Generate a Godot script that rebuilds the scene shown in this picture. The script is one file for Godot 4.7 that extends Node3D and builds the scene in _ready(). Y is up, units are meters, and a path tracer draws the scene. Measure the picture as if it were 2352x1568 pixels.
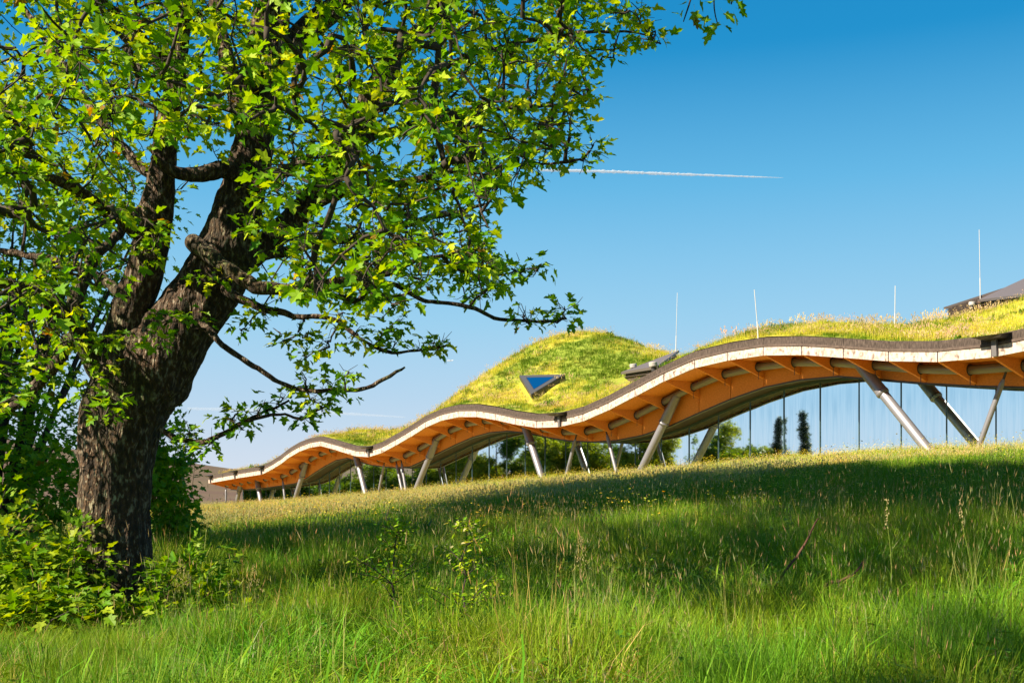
extends Node3D
# A wavy turf-roofed timber building on a meadow slope, seen past an old sycamore in early summer sun.

const F := 2522.0        # focal length in units of a 2352 x 1568 picture
const EYE := 1.4
var rng := RandomNumberGenerator.new()
var used := {}
var noise := FastNoiseLite.new()
var noise2 := FastNoiseLite.new()
var M := {}

# ------------------------------------------------------------------ mesh helper
class MB:
	var v := PackedVector3Array()
	var f := PackedInt32Array()
	var c := PackedColorArray()
	func vert(p: Vector3, col := Color.WHITE) -> int:
		v.append(p); c.append(col)
		return v.size() - 1
	func tri(a: int, b: int, d: int) -> void:
		f.append(a); f.append(b); f.append(d)
	func quad(p0: Vector3, p1: Vector3, p2: Vector3, p3: Vector3, col := Color.WHITE) -> void:
		var i := vert(p0, col); vert(p1, col); vert(p2, col); vert(p3, col)
		tri(i, i + 1, i + 2); tri(i, i + 2, i + 3)
	func hexa(p: Array, col := Color.WHITE) -> void:   # 8 corners: bottom 0-3, top 4-7 above them
		quad(p[0], p[1], p[2], p[3], col); quad(p[7], p[6], p[5], p[4], col)
		quad(p[0], p[4], p[5], p[1], col); quad(p[1], p[5], p[6], p[2], col)
		quad(p[2], p[6], p[7], p[3], col); quad(p[3], p[7], p[4], p[0], col)
	func prism(poly: Array, off: Vector3, col := Color.WHITE) -> void:   # planar convex polygon pushed along off
		var n := poly.size()
		for k in range(1, n - 1):
			var i := vert(poly[0], col); vert(poly[k], col); vert(poly[k + 1], col); tri(i, i + 1, i + 2)
			i = vert(poly[0] + off, col); vert(poly[k + 1] + off, col); vert(poly[k] + off, col); tri(i, i + 1, i + 2)
		for k in n:
			quad(poly[k], poly[k] + off, poly[(k + 1) % n] + off, poly[(k + 1) % n], col)
	func tube(pts: PackedVector3Array, radii: PackedFloat32Array, sides: int, col := Color.WHITE, cap := true) -> void:
		var n := pts.size()
		var t := (pts[1] - pts[0]).normalized()
		var u := t.cross(Vector3(0.31, 0.2, 0.93)).normalized()
		var base := v.size()
		for i in n:
			var t2 := (pts[mini(i + 1, n - 1)] - pts[maxi(i - 1, 0)]).normalized()
			u = (u - t2 * u.dot(t2)).normalized()
			var w := t2.cross(u)
			for k in sides:
				var a := TAU * k / sides
				vert(pts[i] + (u * cos(a) + w * sin(a)) * radii[i], col)
		for i in n - 1:
			for k in sides:
				var k2 := (k + 1) % sides
				var a := base + i * sides + k; var b := base + i * sides + k2
				tri(a, b, b + sides); tri(a, b + sides, a + sides)
		if cap:
			for e in [0, n - 1]:
				var m := vert(pts[e], col)
				for k in sides:
					var a: int = base + e * sides + k; var b: int = base + e * sides + (k + 1) % sides
					if e == 0: tri(m, b, a)
					else: tri(m, a, b)
	func mesh(mat: Material, smooth := false) -> ArrayMesh:
		var a := []
		a.resize(Mesh.ARRAY_MAX)
		a[Mesh.ARRAY_VERTEX] = v
		a[Mesh.ARRAY_INDEX] = f
		a[Mesh.ARRAY_COLOR] = c
		if smooth:
			var n := PackedVector3Array()
			n.resize(v.size())
			for i in range(0, f.size(), 3):
				var q := (v[f[i + 2]] - v[f[i]]).cross(v[f[i + 1]] - v[f[i]])
				n[f[i]] += q; n[f[i + 1]] += q; n[f[i + 2]] += q
			for i in n.size():
				n[i] = n[i].normalized() if n[i].length_squared() > 1e-20 else Vector3.UP
			a[Mesh.ARRAY_NORMAL] = n
		var m := ArrayMesh.new()
		m.add_surface_from_arrays(Mesh.PRIMITIVE_TRIANGLES, a)
		m.surface_set_material(0, mat)
		return m

# ------------------------------------------------------------------ scene helpers
func numbered(n: String) -> String:
	if not used.has(n):
		used[n] = 0
		return n
	used[n] += 1
	return "%s_%03d" % [n, used[n]]

func tag(o: Node, label := "", category := "", group := "", kind := "") -> Node:
	if label: o.set_meta("label", label)
	if category: o.set_meta("category", category)
	if group: o.set_meta("group", group)
	if kind: o.set_meta("kind", kind)
	return o

func thing(called: String, where: Vector3, label: String, category: String, group := "") -> Node3D:
	var o := Node3D.new()
	o.name = numbered(called)
	o.position = where
	add_child(o, true)
	tag(o, label, category, group)
	return o

func part(called: String, m: Mesh, parent: Node, kind := "") -> MeshInstance3D:
	# the mesh is given in world coordinates; parents only move, so shift it back
	var o := MeshInstance3D.new()
	o.mesh = m
	o.name = numbered(called) if parent == self else called
	if parent != self:
		var p := Vector3.ZERO
		var q := parent
		while q != self:
			p += q.position
			q = q.get_parent()
		o.position = -p
		var k := 0
		if parent.has_meta("_n_" + called): k = parent.get_meta("_n_" + called) + 1
		parent.set_meta("_n_" + called, k)
		if k > 0: o.name = "%s_%03d" % [called, k]
	parent.add_child(o, true)
	if kind: o.set_meta("kind", kind)
	return o

func scatter(called: String, m: Mesh, tr: Array, cols: Array, parent: Node, kind := "stuff") -> MultiMeshInstance3D:
	var mm := MultiMesh.new()
	mm.transform_format = MultiMesh.TRANSFORM_3D
	mm.use_colors = true
	mm.mesh = m
	mm.instance_count = tr.size()
	for i in tr.size():
		mm.set_instance_transform(i, tr[i])
		mm.set_instance_color(i, cols[i])
	var o := MultiMeshInstance3D.new()
	o.multimesh = mm
	o.name = numbered(called) if parent == self else called
	if parent != self:
		var p := Vector3.ZERO
		var q := parent
		while q != self:
			p += q.position
			q = q.get_parent()
		o.position = -p
	parent.add_child(o, true)
	o.set_meta("kind", kind)
	return o

func at(px: float, py: float, d: float) -> Vector3:
	return Vector3((px - 1176.0) / F * d, EYE + (1140.0 - py) / F * d, -d)

func R(a: float, b: float) -> float:
	return rng.randf_range(a, b)

func gauss() -> float:
	return clampf(rng.randfn(0.0, 1.0), -2.2, 2.2)

func lerp_table(t: PackedFloat32Array, x: float) -> float:   # x0,y0,x1,y1...
	var n := t.size() / 2
	if x <= t[0]: return t[1]
	for i in range(1, n):
		if x <= t[i * 2]:
			return lerpf(t[i * 2 - 1], t[i * 2 + 1], (x - t[i * 2 - 2]) / (t[i * 2] - t[i * 2 - 2]))
	return t[n * 2 - 1]

func ramp_tex(freq: float, stops: Array, size := 512, octaves := 4, kind := FastNoiseLite.TYPE_SIMPLEX_SMOOTH, sd := 1) -> NoiseTexture2D:
	var n := FastNoiseLite.new()
	n.noise_type = kind
	n.seed = sd
	n.frequency = freq
	n.fractal_octaves = octaves
	var t := NoiseTexture2D.new()
	t.width = size; t.height = size
	t.seamless = true
	t.noise = n
	var g := Gradient.new()
	var o := PackedFloat32Array(); var cs := PackedColorArray()
	for s in stops:
		o.append(s[0]); cs.append(s[1])
	g.offsets = o; g.colors = cs
	t.color_ramp = g
	return t

func lin(r: float, g: float, b: float) -> Color:
	return Color(r, g, b).linear_to_srgb()

func mat(called: String, col: Color, rough := 0.8, metal := 0.0) -> StandardMaterial3D:
	var m := StandardMaterial3D.new()
	m.resource_name = called
	m.albedo_color = col
	m.roughness = rough
	m.metallic = metal
	m.cull_mode = BaseMaterial3D.CULL_DISABLED
	M[called] = m
	return m

func tri_tex(m: StandardMaterial3D, t: Texture2D, scale: Vector3, world := true) -> void:
	m.albedo_texture = t
	m.uv1_triplanar = true
	m.uv1_world_triplanar = world
	m.uv1_scale = scale

# ------------------------------------------------------------------ materials
func materials() -> void:
	var m := mat("bark", lin(1, 1, 1), 0.95)
	m.vertex_color_use_as_albedo = true
	tri_tex(m, ramp_tex(0.016, [[0.0, lin(.010, .007, .005)], [0.36, lin(.016, .010, .006)], [0.46, lin(.035, .018, .009)], [0.60, lin(.064, .033, .016)], [0.665, lin(.072, .042, .025)], [0.70, lin(.20, .185, .165)], [1.0, lin(.36, .35, .32)]], 1024, 7), Vector3(1.1, 0.40, 1.1))
	m.heightmap_enabled = true
	m.heightmap_texture = ramp_tex(0.035, [[0.0, Color.BLACK], [0.45, Color(.35, .35, .35)], [0.55, Color(.8, .8, .8)], [1.0, Color.WHITE]], 512, 5, FastNoiseLite.TYPE_SIMPLEX_SMOOTH, 7)
	m.heightmap_scale = 4.0
	mat("dead_wood", lin(.085, .036, .022), 0.9)
	m = mat("twig", lin(.03, .021, .016), 0.9)
	m = mat("leaf", Color.WHITE, 0.5)
	m.vertex_color_use_as_albedo = true
	m.backlight_enabled = true
	m.backlight = Color(1, .95, .22)
	m.metallic_specular = 0.35
	m = mat("grass", Color.WHITE, 0.6)
	m.vertex_color_use_as_albedo = true
	m.backlight_enabled = true
	m.backlight = Color(.8, .78, .3)
	m.metallic_specular = 0.3
	m = mat("ground", Color.WHITE, 1.0)
	m.vertex_color_use_as_albedo = true
	tri_tex(m, ramp_tex(0.02, [[0.0, lin(.55, .55, .5)], [1.0, lin(1, 1, 1)]], 512, 5), Vector3(.21, .21, .21))
	m = mat("turf", Color.WHITE, 1.0)
	m.vertex_color_use_as_albedo = true
	tri_tex(m, ramp_tex(0.04, [[0.0, lin(.6, .6, .5)], [1.0, lin(1, 1, 1)]], 512, 5), Vector3(.35, .35, .35))
	m = mat("bleached_wood", lin(1, 1, 1), 0.75)
	tri_tex(m, ramp_tex(0.018, [[0.0, lin(.06, .042, .036)], [0.28, lin(.15, .105, .09)], [0.38, lin(.40, .32, .30)], [1.0, lin(.50, .445, .43)]], 512, 5), Vector3(.5, .22, .5))
	m = mat("plywood", lin(1, 1, 1), 0.7)
	tri_tex(m, ramp_tex(0.02, [[0.0, lin(.40, .115, .012)], [0.35, lin(.62, .205, .024)], [0.7, lin(.70, .25, .034)], [1.0, lin(.74, .30, .05)]], 512, 5, FastNoiseLite.TYPE_SIMPLEX_SMOOTH, 3), Vector3(.6, 1.6, .6))
	m = mat("weathered_kerb", lin(1, 1, 1), 0.85)
	tri_tex(m, ramp_tex(0.02, [[0.0, lin(.014, .009, .008)], [0.42, lin(.030, .020, .017)], [0.6, lin(.055, .039, .034)], [1.0, lin(.12, .095, .085)]], 512, 5, FastNoiseLite.TYPE_SIMPLEX_SMOOTH, 4), Vector3(1.4, .25, 1.4))
	m = mat("kerb_trim", lin(1, 1, 1), 0.8)
	tri_tex(m, ramp_tex(0.02, [[0.0, lin(.04, .026, .022)], [0.5, lin(.075, .052, .045)], [1.0, lin(.12, .09, .08)]], 256, 4), Vector3(1.1, .6, 1.1))
	mat("steel", lin(.205, .21, .255), 0.45, 0.45)
	mat("dark_metal", lin(.045, .042, .045), 0.45, 0.2)
	mat("hatch_grey", lin(.10, .095, .105), 0.5)
	mat("hatch_dark", lin(.05, .05, .055), 0.45)
	mat("hatch_brown", lin(.095, .078, .078), 0.55)
	mat("cowl", lin(.32, .31, .31), 0.6)
	mat("rod", lin(.45, .44, .44), 0.5)
	m = mat("mirror_glass", lin(1, 1, 1), 0.02, 1.0)
	tri_tex(m, ramp_tex(0.012, [[0.0, lin(.58, .78, .86)], [0.42, lin(.76, .92, .97)], [0.6, lin(.84, .97, 1)], [1.0, lin(.95, 1, 1)]], 512, 4, FastNoiseLite.TYPE_SIMPLEX_SMOOTH, 9), Vector3(.7, .035, .7))
	m = mat("roof_glass", lin(.5, .62, .75), 0.02, 1.0)
	mat("dark_soffit", lin(.028, .02, .014), 0.7)  # dark tone painted in for the eave underside mirrored in the glass
	mat("mullion", lin(.045, .085, .11), 0.4)
	mat("white_paint", lin(.75, .73, .70), 0.7)
	m = mat("cloud_white", Color(.82, .84, .87, .22), 1.0)
	m.transparency = BaseMaterial3D.TRANSPARENCY_ALPHA
	m = mat("cloud_faint", Color(.82, .84, .87, .05), 1.0)
	m.transparency = BaseMaterial3D.TRANSPARENCY_ALPHA

# ------------------------------------------------------------------ terrain
const TP := [[24.7, -53.0, -5.239], [21.6, -56.0, 4.599], [17.8, -62.0, 0.533], [13.9, -67.0, 0.632], [9.5, -74.0, -2.838], [2.5, -85.0, 2.306], [-4.6, -93.0, -0.839], [-14.1, -109.0, -0.388], [-26.3, -126.0, -1.106], [-39.1, -146.0, 2.11], [0.0, 0.0, 1.717], [0.0, 10.0, -1.28], [-4.3, -12.3, -0.142], [-10.0, -15.0, 0.04], [-10.0, -4.0, 2.317], [8.0, 0.0, -1.594], [8.0, -10.0, 0.889], [3.0, -8.0, -5.752], [9.3, -20.0, -0.841], [16.0, -36.0, 0.168], [0.0, -12.0, 2.334], [0.0, -30.0, 2.269], [0.0, -50.0, 1.404], [-8.4, -30.0, -3.36], [-16.8, -60.0, -2.011], [-40.0, -60.0, 0.425], [-30.0, -30.0, 0.979], [-60.0, -150.0, -1.191], [-45.0, -180.0, -0.221], [40.0, -30.0, 1.168], [30.0, 0.0, 1.404], [30.0, 30.0, 0.226], [-40.0, 0.0, -0.208], [-30.0, 40.0, 0.522], [60.0, -60.0, 0.258], [30.0, -90.0, 0.93], [0.0, -130.0, 0.992], [-10.0, -200.0, -0.19], [60.0, -130.0, -0.622], [-120.0, -100.0, 0.129], [-100.0, 0.0, 0.133], [0.0, 90.0, -0.295], [100.0, 0.0, -0.365]]
const GX0 := -130.0
const GZ0 := -210.0
const GNX := 241
const GNZ := 311
var grid := PackedFloat32Array()

func tps(x: float, z: float) -> float:
	var h := 6.584 + 1.631 * x / 50.0 + 0.133 * z / 50.0
	for p in TP:
		var dx: float = (x - p[0]) / 50.0
		var dz: float = (z - p[1]) / 50.0
		var r2 := dx * dx + dz * dz
		if r2 > 1e-9: h += p[2] * 0.5 * r2 * log(r2)
	return h

func make_grid() -> void:
	grid.resize(GNX * GNZ)
	for j in GNZ:
		for i in GNX:
			if i % 2 == 0 and j % 2 == 0: grid[j * GNX + i] = tps(GX0 + i, GZ0 + j)
	for j in GNZ:
		for i in GNX:
			if i % 2 == 1 and j % 2 == 0: grid[j * GNX + i] = (grid[j * GNX + i - 1] + grid[j * GNX + i + 1]) / 2.0
	for j in GNZ:
		if j % 2 == 1:
			for i in GNX: grid[j * GNX + i] = (grid[(j - 1) * GNX + i] + grid[(j + 1) * GNX + i]) / 2.0

func far_h(x: float, z: float) -> float:
	var r := sqrt(x * x + z * z)
	var az := atan2(x, -z)              # 0 straight ahead, negative to the left
	var top := lerp_table(PackedFloat32Array([-3.15, 70, -2.2, 75, -1.6, 15, -1.3, 18, -1.1, 45, -0.9, 95, -0.6, 92, -0.44, 84, -0.36, 64, -0.29, 53, -0.25, 43, -0.18, 28, -0.05, 12, 0.3, 10, 1.0, 30, 2.0, 45, 3.15, 70]), az)
	var k := smoothstep(650.0, 1650.0, r)
	var n := noise.get_noise_2d(x * 0.05, z * 0.05) * 7.0 + noise.get_noise_2d(x * 0.25, z * 0.25) * 2.0
	var far := smoothstep(2600.0, 6000.0, r) * 60.0 * (1.0 if az < -0.9 or az > 1.2 else 0.0)
	return -3.0 - smoothstep(150.0, 500.0, r) * 1.5 + (top + n) * k + far

func gh(x: float, z: float) -> float:
	var u := clampf(x - GX0, 0.0, GNX - 1.001)
	var w := clampf(z - GZ0, 0.0, GNZ - 1.001)
	var i := int(u); var j := int(w)
	var a := lerpf(grid[j * GNX + i], grid[j * GNX + i + 1], u - i)
	var b := lerpf(grid[(j + 1) * GNX + i], grid[(j + 1) * GNX + i + 1], u - i)
	var h := lerpf(a, b, w - j) + noise.get_noise_2d(x * 3.0, z * 3.0) * 0.05
	var e := maxf(maxf(absf(x + 10.0) - 70.0, 0.0) / 50.0, maxf(absf(z + 60.0) - 100.0, 0.0) / 50.0)
	if e <= 0.0: return h
	return lerpf(h, far_h(x, z), smoothstep(0.0, 1.0, e))

func straw_share(x: float, z: float) -> float:     # how dry and golden the meadow is
	var d := -z
	var k := smoothstep(26.0, 44.0, d - 8.0 * smoothstep(-5.0, 12.0, x) + noise.get_noise_2d(x * 2.0, z * 2.0) * 9.0)
	return clampf(k * 0.8 + 0.22 * noise2.get_noise_2d(x * 3.0, z * 3.0), 0.0, 1.0)

func make_ground() -> void:
	var mb := MB.new()
	var ns := 300
	var r := 1.2
	var rings := 0
	while r < 9000.0:
		for k in ns:
			var a := TAU * k / ns
			var x := sin(a) * r; var z := -cos(a) * r
			var col: Color
			if r > 420.0:
				var n := noise2.get_noise_2d(x * 0.09, z * 0.09) + .5 * noise.get_noise_2d(x * 0.3, z * 0.02)
				var s := smoothstep(-0.25, 0.3, n + noise.get_noise_2d(x * .4, z * .4) * .4)
				col = Color(.10, .052, .032).lerp(Color(.125, .085, .038), s)
				if r < 900.0: col = Color(.12, .14, .03).lerp(col, smoothstep(550.0, 850.0, r))
			else:
				col = Color(.05, .09, .015).lerp(Color(.44, .34, .08), straw_share(x, z))
			mb.vert(Vector3(x, gh(x, z), z), col)
		rings += 1
		r *= 1.042
	for i in rings - 1:
		for k in ns:
			var k2 := (k + 1) % ns
			mb.tri(i * ns + k, (i + 1) * ns + k2, i * ns + k2)
			mb.tri(i * ns + k, (i + 1) * ns + k, (i + 1) * ns + k2)
	var m := mb.vert(Vector3(0, gh(0, 0), 0), Color(.055, .07, .02))
	for k in ns: mb.tri(m, k, (k + 1) % ns)
	tag(part("ground", mb.mesh(M.ground, true), self), "sloping meadow ground running out to brown moorland hills", "ground", "", "structure")

# ------------------------------------------------------------------ building
const EX0 := -40.7
const ED0 := 147.06
const PITCH := 2.87
const NMOD := 45
const TUBE_T := 2.5
const BEAM_T := 3.05
const GLASS_T := 4.8
var fasc := PackedFloat32Array([477, 1110, 541, 1098.6, 602, 1089, 634, 1073, 672, 1044, 701, 1030, 733, 1023, 775, 1034, 800, 1043, 823, 1049, 850, 1049.6, 874, 1041, 906, 1024, 935, 1008, 967, 986.6, 999, 970, 1034, 959.5, 1071, 955.5, 1110, 958.5, 1151, 967, 1194, 977, 1239, 983, 1291, 980, 1342, 966.5, 1400, 940.8, 1459, 910, 1524, 876, 1593, 845.8, 1671, 827.8, 1752, 816, 1842, 815, 1939, 821.5, 2043, 829.5, 2162, 831, 2286, 820, 2352, 808, 2600, 752, 2900, 720, 3300, 740, 4200, 800])
var beamc := PackedFloat32Array([480, 1122, 554, 1124, 596, 1121, 643, 1114.6, 676, 1110, 701, 1099, 733, 1077, 765, 1058, 791, 1050, 810, 1053.7, 842, 1065, 868, 1070, 912, 1073, 941, 1071, 969, 1058, 1011, 1037, 1067, 1009.4, 1109, 994, 1150, 988.5, 1187, 988.5, 1210, 992.6, 1249, 1002, 1305, 1010.8, 1361, 1013.6, 1411, 1011, 1476, 998, 1538, 976.9, 1602, 948, 1671, 917.6, 1745, 890, 1825, 872, 1913, 861.8, 1979, 865.5, 2050, 872.7, 2144, 880, 2230, 884.5, 2352, 888, 2600, 880, 3000, 860, 4200, 850])
const DOMES := [[14.6, 8.31, 16.7, 6.76, 2.3], [33.55, 7.0, 10.41, 7.99, 1.4], [60.53, 15.57, 21.33, 13.28, 10.2], [93.34, 15.66, 19.35, 20.0, 3.8], [124.56, 14.57, 19.09, 6.0, 8.4]]

func ept(s: float, t: float, y := 0.0) -> Vector3:
	return Vector3(EX0 + .549 * s + .836 * t, y, -(ED0 - .836 * s + .549 * t))

func ppx(s: float, t: float) -> float:
	var p := ept(s, t)
	return 1176.0 + F * p.x / -p.z

func fb(s: float) -> float:       # height of the underside of the fascia
	var d := ED0 - .836 * s
	return EYE + (1140.0 - lerp_table(fasc, ppx(s, 0.0))) / F * d

func bb(s: float) -> float:       # height of the underside of the inner beam
	var d := ED0 - .836 * s + .549 * BEAM_T
	return minf(EYE + (1140.0 - lerp_table(beamc, ppx(s, BEAM_T))) / F * d, fb(s) - 0.25)

var fbk := PackedFloat32Array()
var bbk := PackedFloat32Array()

func fbl(s: float) -> float:      # along the straight panels
	var k := clampf(s / PITCH, 0.0, NMOD - 0.001)
	return lerpf(fbk[int(k)], fbk[int(k) + 1], k - int(k))

func roof(s: float, t: float) -> float:
	var e := fbl(s) + 1.0
	var w := clampf(t / 14.0, 0.0, 1.0); w = w * w * (3.0 - 2.0 * w)
	var h := e * (1.0 - w) + (EYE + 2.2 + s / 116.0 * 6.0) * w
	for d in DOMES:
		var q: float = pow((s - d[0]) / d[2], 2) + pow((t - d[1]) / d[3], 2)
		h += d[4] * exp(-1.6 * q) * pow(clampf(t / 5.0, 0.0, 1.0), 0.8)
	return h - 0.22 * smoothstep(0.2, 2.5, t)

func st(p: Vector3) -> Vector2:
	var dx := p.x - EX0; var dd := -p.z - ED0
	return Vector2(.549 * dx - .836 * dd, .836 * dx + .549 * dd)

func roof_hit(px: float, py: float) -> Vector3:
	var d := 45.0
	while d < 150.0:
		var p := at(px, py, d)
		var q := st(p)
		if q.y > 0.3 and q.y < 40.0 and p.y < roof(q.x, q.y): return p
		d += 0.08
	return at(px, py, 90.0)

func roof_normal(p: Vector3) -> Vector3:
	var q := st(p)
	var e := 0.6
	var a := ept(q.x + e, q.y, roof(q.x + e, q.y)) - ept(q.x - e, q.y, roof(q.x - e, q.y))
	var b := ept(q.x, q.y + e, roof(q.x, q.y + e)) - ept(q.x, q.y - e, roof(q.x, q.y - e))
	var n := a.cross(b).normalized()
	return n if n.y > 0 else -n

func bar(s0: float, s1: float, t0: float, t1: float, ya0: float, ya1: float, yb0: float, yb1: float) -> MB:
	# a straight piece of eave from s0 to s1; bottoms ya0 > yb0 at the two ends, tops ya1 > yb1
	var mb := MB.new()
	mb.hexa([ept(s0, t0, ya0), ept(s1, t0, yb0), ept(s1, t1, yb0), ept(s0, t1, ya0), ept(s0, t0, ya1), ept(s1, t0, yb1), ept(s1, t1, yb1), ept(s0, t1, ya1)])
	return mb

func make_building() -> void:
	for k in NMOD + 1:
		fbk.append(fb(k * PITCH)); bbk.append(bb(k * PITCH))
	var b := thing("wavy_roofed_building", ept(0, 0, gh(EX0, -ED0)), "long low timber building with rippling grass roof and mirrored glass front", "building")
	# turf roof and back walls
	var mb := MB.new()
	var ns := 258; var nt := 82
	for i in ns + 1:
		for j in nt + 1:
			var s := i * 0.5; var t := 0.25 + j * 0.5
			var p := ept(s, t, roof(s, t))
			var g := smoothstep(-.3, .35, noise2.get_noise_2d(p.x * 3.5, p.z * 3.5) + .3 * noise.get_noise_2d(p.x * 14., p.z * 14.))
			mb.vert(p, Color(.2, .27, .02).lerp(Color(.44, .40, .04), g))
	for i in ns:
		for j in nt:
			var a := i * (nt + 1) + j
			mb.tri(a, a + 1, a + nt + 2); mb.tri(a, a + nt + 2, a + nt + 1)
	part("turf_roof", mb.mesh(M.turf, true), b)
	mb = MB.new()
	var w0 := ept(0.4, 41.2, -4); var w1 := ept(128.6, 41.2, 2)
	for k in 43:
		var s := k * 3.0
		mb.quad(ept(s, 41.2, -4), ept(s + 3.0, 41.2, -4), ept(s + 3.0, 41.2, roof(minf(s + 3.0, 129), 41.2) - .05), ept(s, 41.2, roof(s, 41.2) - .05))
	part("rear_wall", mb.mesh(M.weathered_kerb), b)
	for e in [0.3, 128.7]:
		mb = MB.new()
		for k in 14:
			var t: float = 4.8 + k * 2.6
			mb.quad(ept(e, t, -4), ept(e, t + 2.6, -4), ept(e, t + 2.6, roof(e, t + 2.6) - .05), ept(e, t, roof(e, t) - .05))
		part("end_wall", mb.mesh(M.weathered_kerb), b)
	# modules of the eave
	for k in NMOD:
		var s0 := k * PITCH; var s1 := s0 + PITCH
		var y0 := fbk[k]; var y1 := fbk[k + 1]
		var g := 0.03
		part("fascia_panel", bar(s0 + g, s1 - g, 0.0, 0.12, y0, y0 + .5, y1, y1 + .5).mesh(M.bleached_wood), b)
		part("kerb_strip", bar(s0, s1, -0.05, 0.16, y0 + .505, y0 + .63, y1 + .505, y1 + .63).mesh(M.kerb_trim), b)
		part("kerb_panel", bar(s0 + .008, s1 - .008, 0.03, 0.2, y0 + .634, y0 + 1.03, y1 + .634, y1 + 1.03).mesh(M.weathered_kerb), b)
		part("soffit_panel", bar(s0 + .09, s1 - .09, 0.124, BEAM_T, y0 + .1, y0 + .2, y1 + .1, y1 + .2).mesh(M.plywood), b)
		var c0 := bbk[k]; var c1 := bbk[k + 1]
		part("beam_panel", bar(s0 + g, s1 - g, BEAM_T, BEAM_T + .16, c0, maxf(y0 + .2, c0 + .4), c1, maxf(y1 + .2, c1 + .4)).mesh(M.plywood), b)
		part("beam_drip", bar(s0, s1, BEAM_T - .02, BEAM_T + .22, c0 - .1, c0 - .004, c1 - .1, c1 - .004).mesh(M.dark_metal), b)
		part("inner_soffit", bar(s0, s1, BEAM_T + .225, GLASS_T + .3, c0 + .05, c0 + .15, c1 + .05, c1 + .15).mesh(M.dark_soffit), b)  # ceiling strip coloured dark in place of a reflection
		# the steel tube that threads through the fins
		mb = MB.new()
		mb.tube(PackedVector3Array([ept(s0 + .03, TUBE_T, y0 - .24), ept(s1 - .03, TUBE_T, y1 - .24)]), PackedFloat32Array([.235, .235]), 20)
		part("eave_tube", mb.mesh(M.steel, true), b)
		# glass pane, each a hair out of line with its neighbours as hung glass is
		var j0 := R(-.012, .012); var j1 := R(-.012, .012)
		var lo := minf(gh(ept(s0, GLASS_T).x, ept(s0, GLASS_T).z), gh(ept(s1, GLASS_T).x, ept(s1, GLASS_T).z)) - .4
		mb = MB.new()
		var tl := R(-.008, .008)
		var pts := [ept(s0 + .02, GLASS_T + j0, lo), ept(s1 - .02, GLASS_T + j1, lo), ept(s1 - .02, GLASS_T + j1 + .03, lo), ept(s0 + .02, GLASS_T + j0 + .03, lo)]
		var tops := [ept(s0 + .02, GLASS_T + j0 + tl, c0 + .1), ept(s1 - .02, GLASS_T + j1 + tl, c1 + .1), ept(s1 - .02, GLASS_T + j1 + tl + .03, c1 + .1), ept(s0 + .02, GLASS_T + j0 + tl + .03, c0 + .1)]
		mb.hexa(pts + tops)
		part("glass_pane", mb.mesh(M.mirror_glass), b)
		part("mullion", bar(s0 - .014, s0 + .014, GLASS_T - .05, GLASS_T + .06, lo, c0 + .09, lo, c0 + .09).mesh(M.mullion), b)
		part("head_rail", bar(s0 + .02, s1 - .02, GLASS_T - .045, GLASS_T - .018, c0 - .12, c0 + .048, c1 - .12, c1 + .048).mesh(M.mullion), b)
	for k in NMOD + 1:       # fins, one at each joint
		var s := k * PITCH
		var y := fbk[k]
		var e := maxf(y - .92, bbk[k] + .06)
		mb = MB.new()
		mb.prism([ept(s - .075, .125, y + .14), ept(s - .075, .125, y - .01), ept(s - .075, BEAM_T - .012, e), ept(s - .075, BEAM_T - .012, y + .14)], ept(.15, 0) - ept(0, 0))
		part("fin", mb.mesh(M.plywood), b)
		mb = MB.new()        # dark sleeve where the tube enters the fin
		var a := Vector3(.549, 0, .836)
		var c := ept(s, TUBE_T, y - .24)
		mb.tube(PackedVector3Array([c - a * .085, c + a * .085]), PackedFloat32Array([.3, .3]), 24)
		part("tube_sleeve", mb.mesh(M.dark_metal, false), b)
		mb = MB.new()
		mb.hexa([c + a * .076 + Vector3(-.012, -.75, -.01), c + a * .09 + Vector3(-.012, -.75, -.01), c + a * .09 + Vector3(.012, -.75, .01), c + a * .076 + Vector3(.012, -.75, .01), c + a * .076 + Vector3(-.012, -.3, -.01), c + a * .09 + Vector3(-.012, -.3, -.01), c + a * .09 + Vector3(.012, -.3, .01), c + a * .076 + Vector3(.012, -.3, .01)])
		if y - .92 > bbk[k] - .3: part("fin_slot", mb.mesh(M.dark_metal), b)
	# slanting columns: top px, bottom px, thick or thin
	for q in [[1975, 2150, 1022, 1], [1556, 1463, 1088, 1], [1205, 1250, 1100, 1], [1003, 950, 1122, 1], [815, 842, 1138, 1], [703, 674, 1146, 1], [590, 600, 1152, 1], [553, 541, 1156, 1], [2316, 2240, 1018, 0], [1390, 1421, 1088, 0], [1326, 1297, 1092, 0], [884, 867, 1132, 0], [908, 926, 1128, 0], [920, 934, 1128, 0], [648, 655, 1148, 0], [518, 519, 1154, 0], [2640, 2520, 1010, 1], [2900, 3060, 1010, 1]]:
		var s0 := s_of(q[0], TUBE_T); var s1 := s_of(q[1], TUBE_T)
		var top := ept(s0, TUBE_T, fbl(s0) - .24)
		var bot := ept(s1, TUBE_T, 0)
		bot.y = gh(bot.x, bot.z) - .3
		var col := MB.new()
		if q[3] == 1:
			var sl := top.lerp(bot, .30)
			col.tube(PackedVector3Array([sl, bot]), PackedFloat32Array([.27, .27]), 24)
			var cm := part("column", col.mesh(M.steel, true), b)
			mb = MB.new()
			var dir := (bot - top).normalized()
			mb.tube(PackedVector3Array([top + dir * .05, sl, sl + dir * .04]), PackedFloat32Array([.31, .34, .34]), 24)
			part("column_sleeve", mb.mesh(M.steel, true), cm)
			mb = MB.new()
			mb.tube(PackedVector3Array([sl + dir * .03, sl + dir * .16, sl + dir * .3]), PackedFloat32Array([.36, .36, .275]), 24)
			part("collar", mb.mesh(M.steel, true), cm)
		else:
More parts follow.
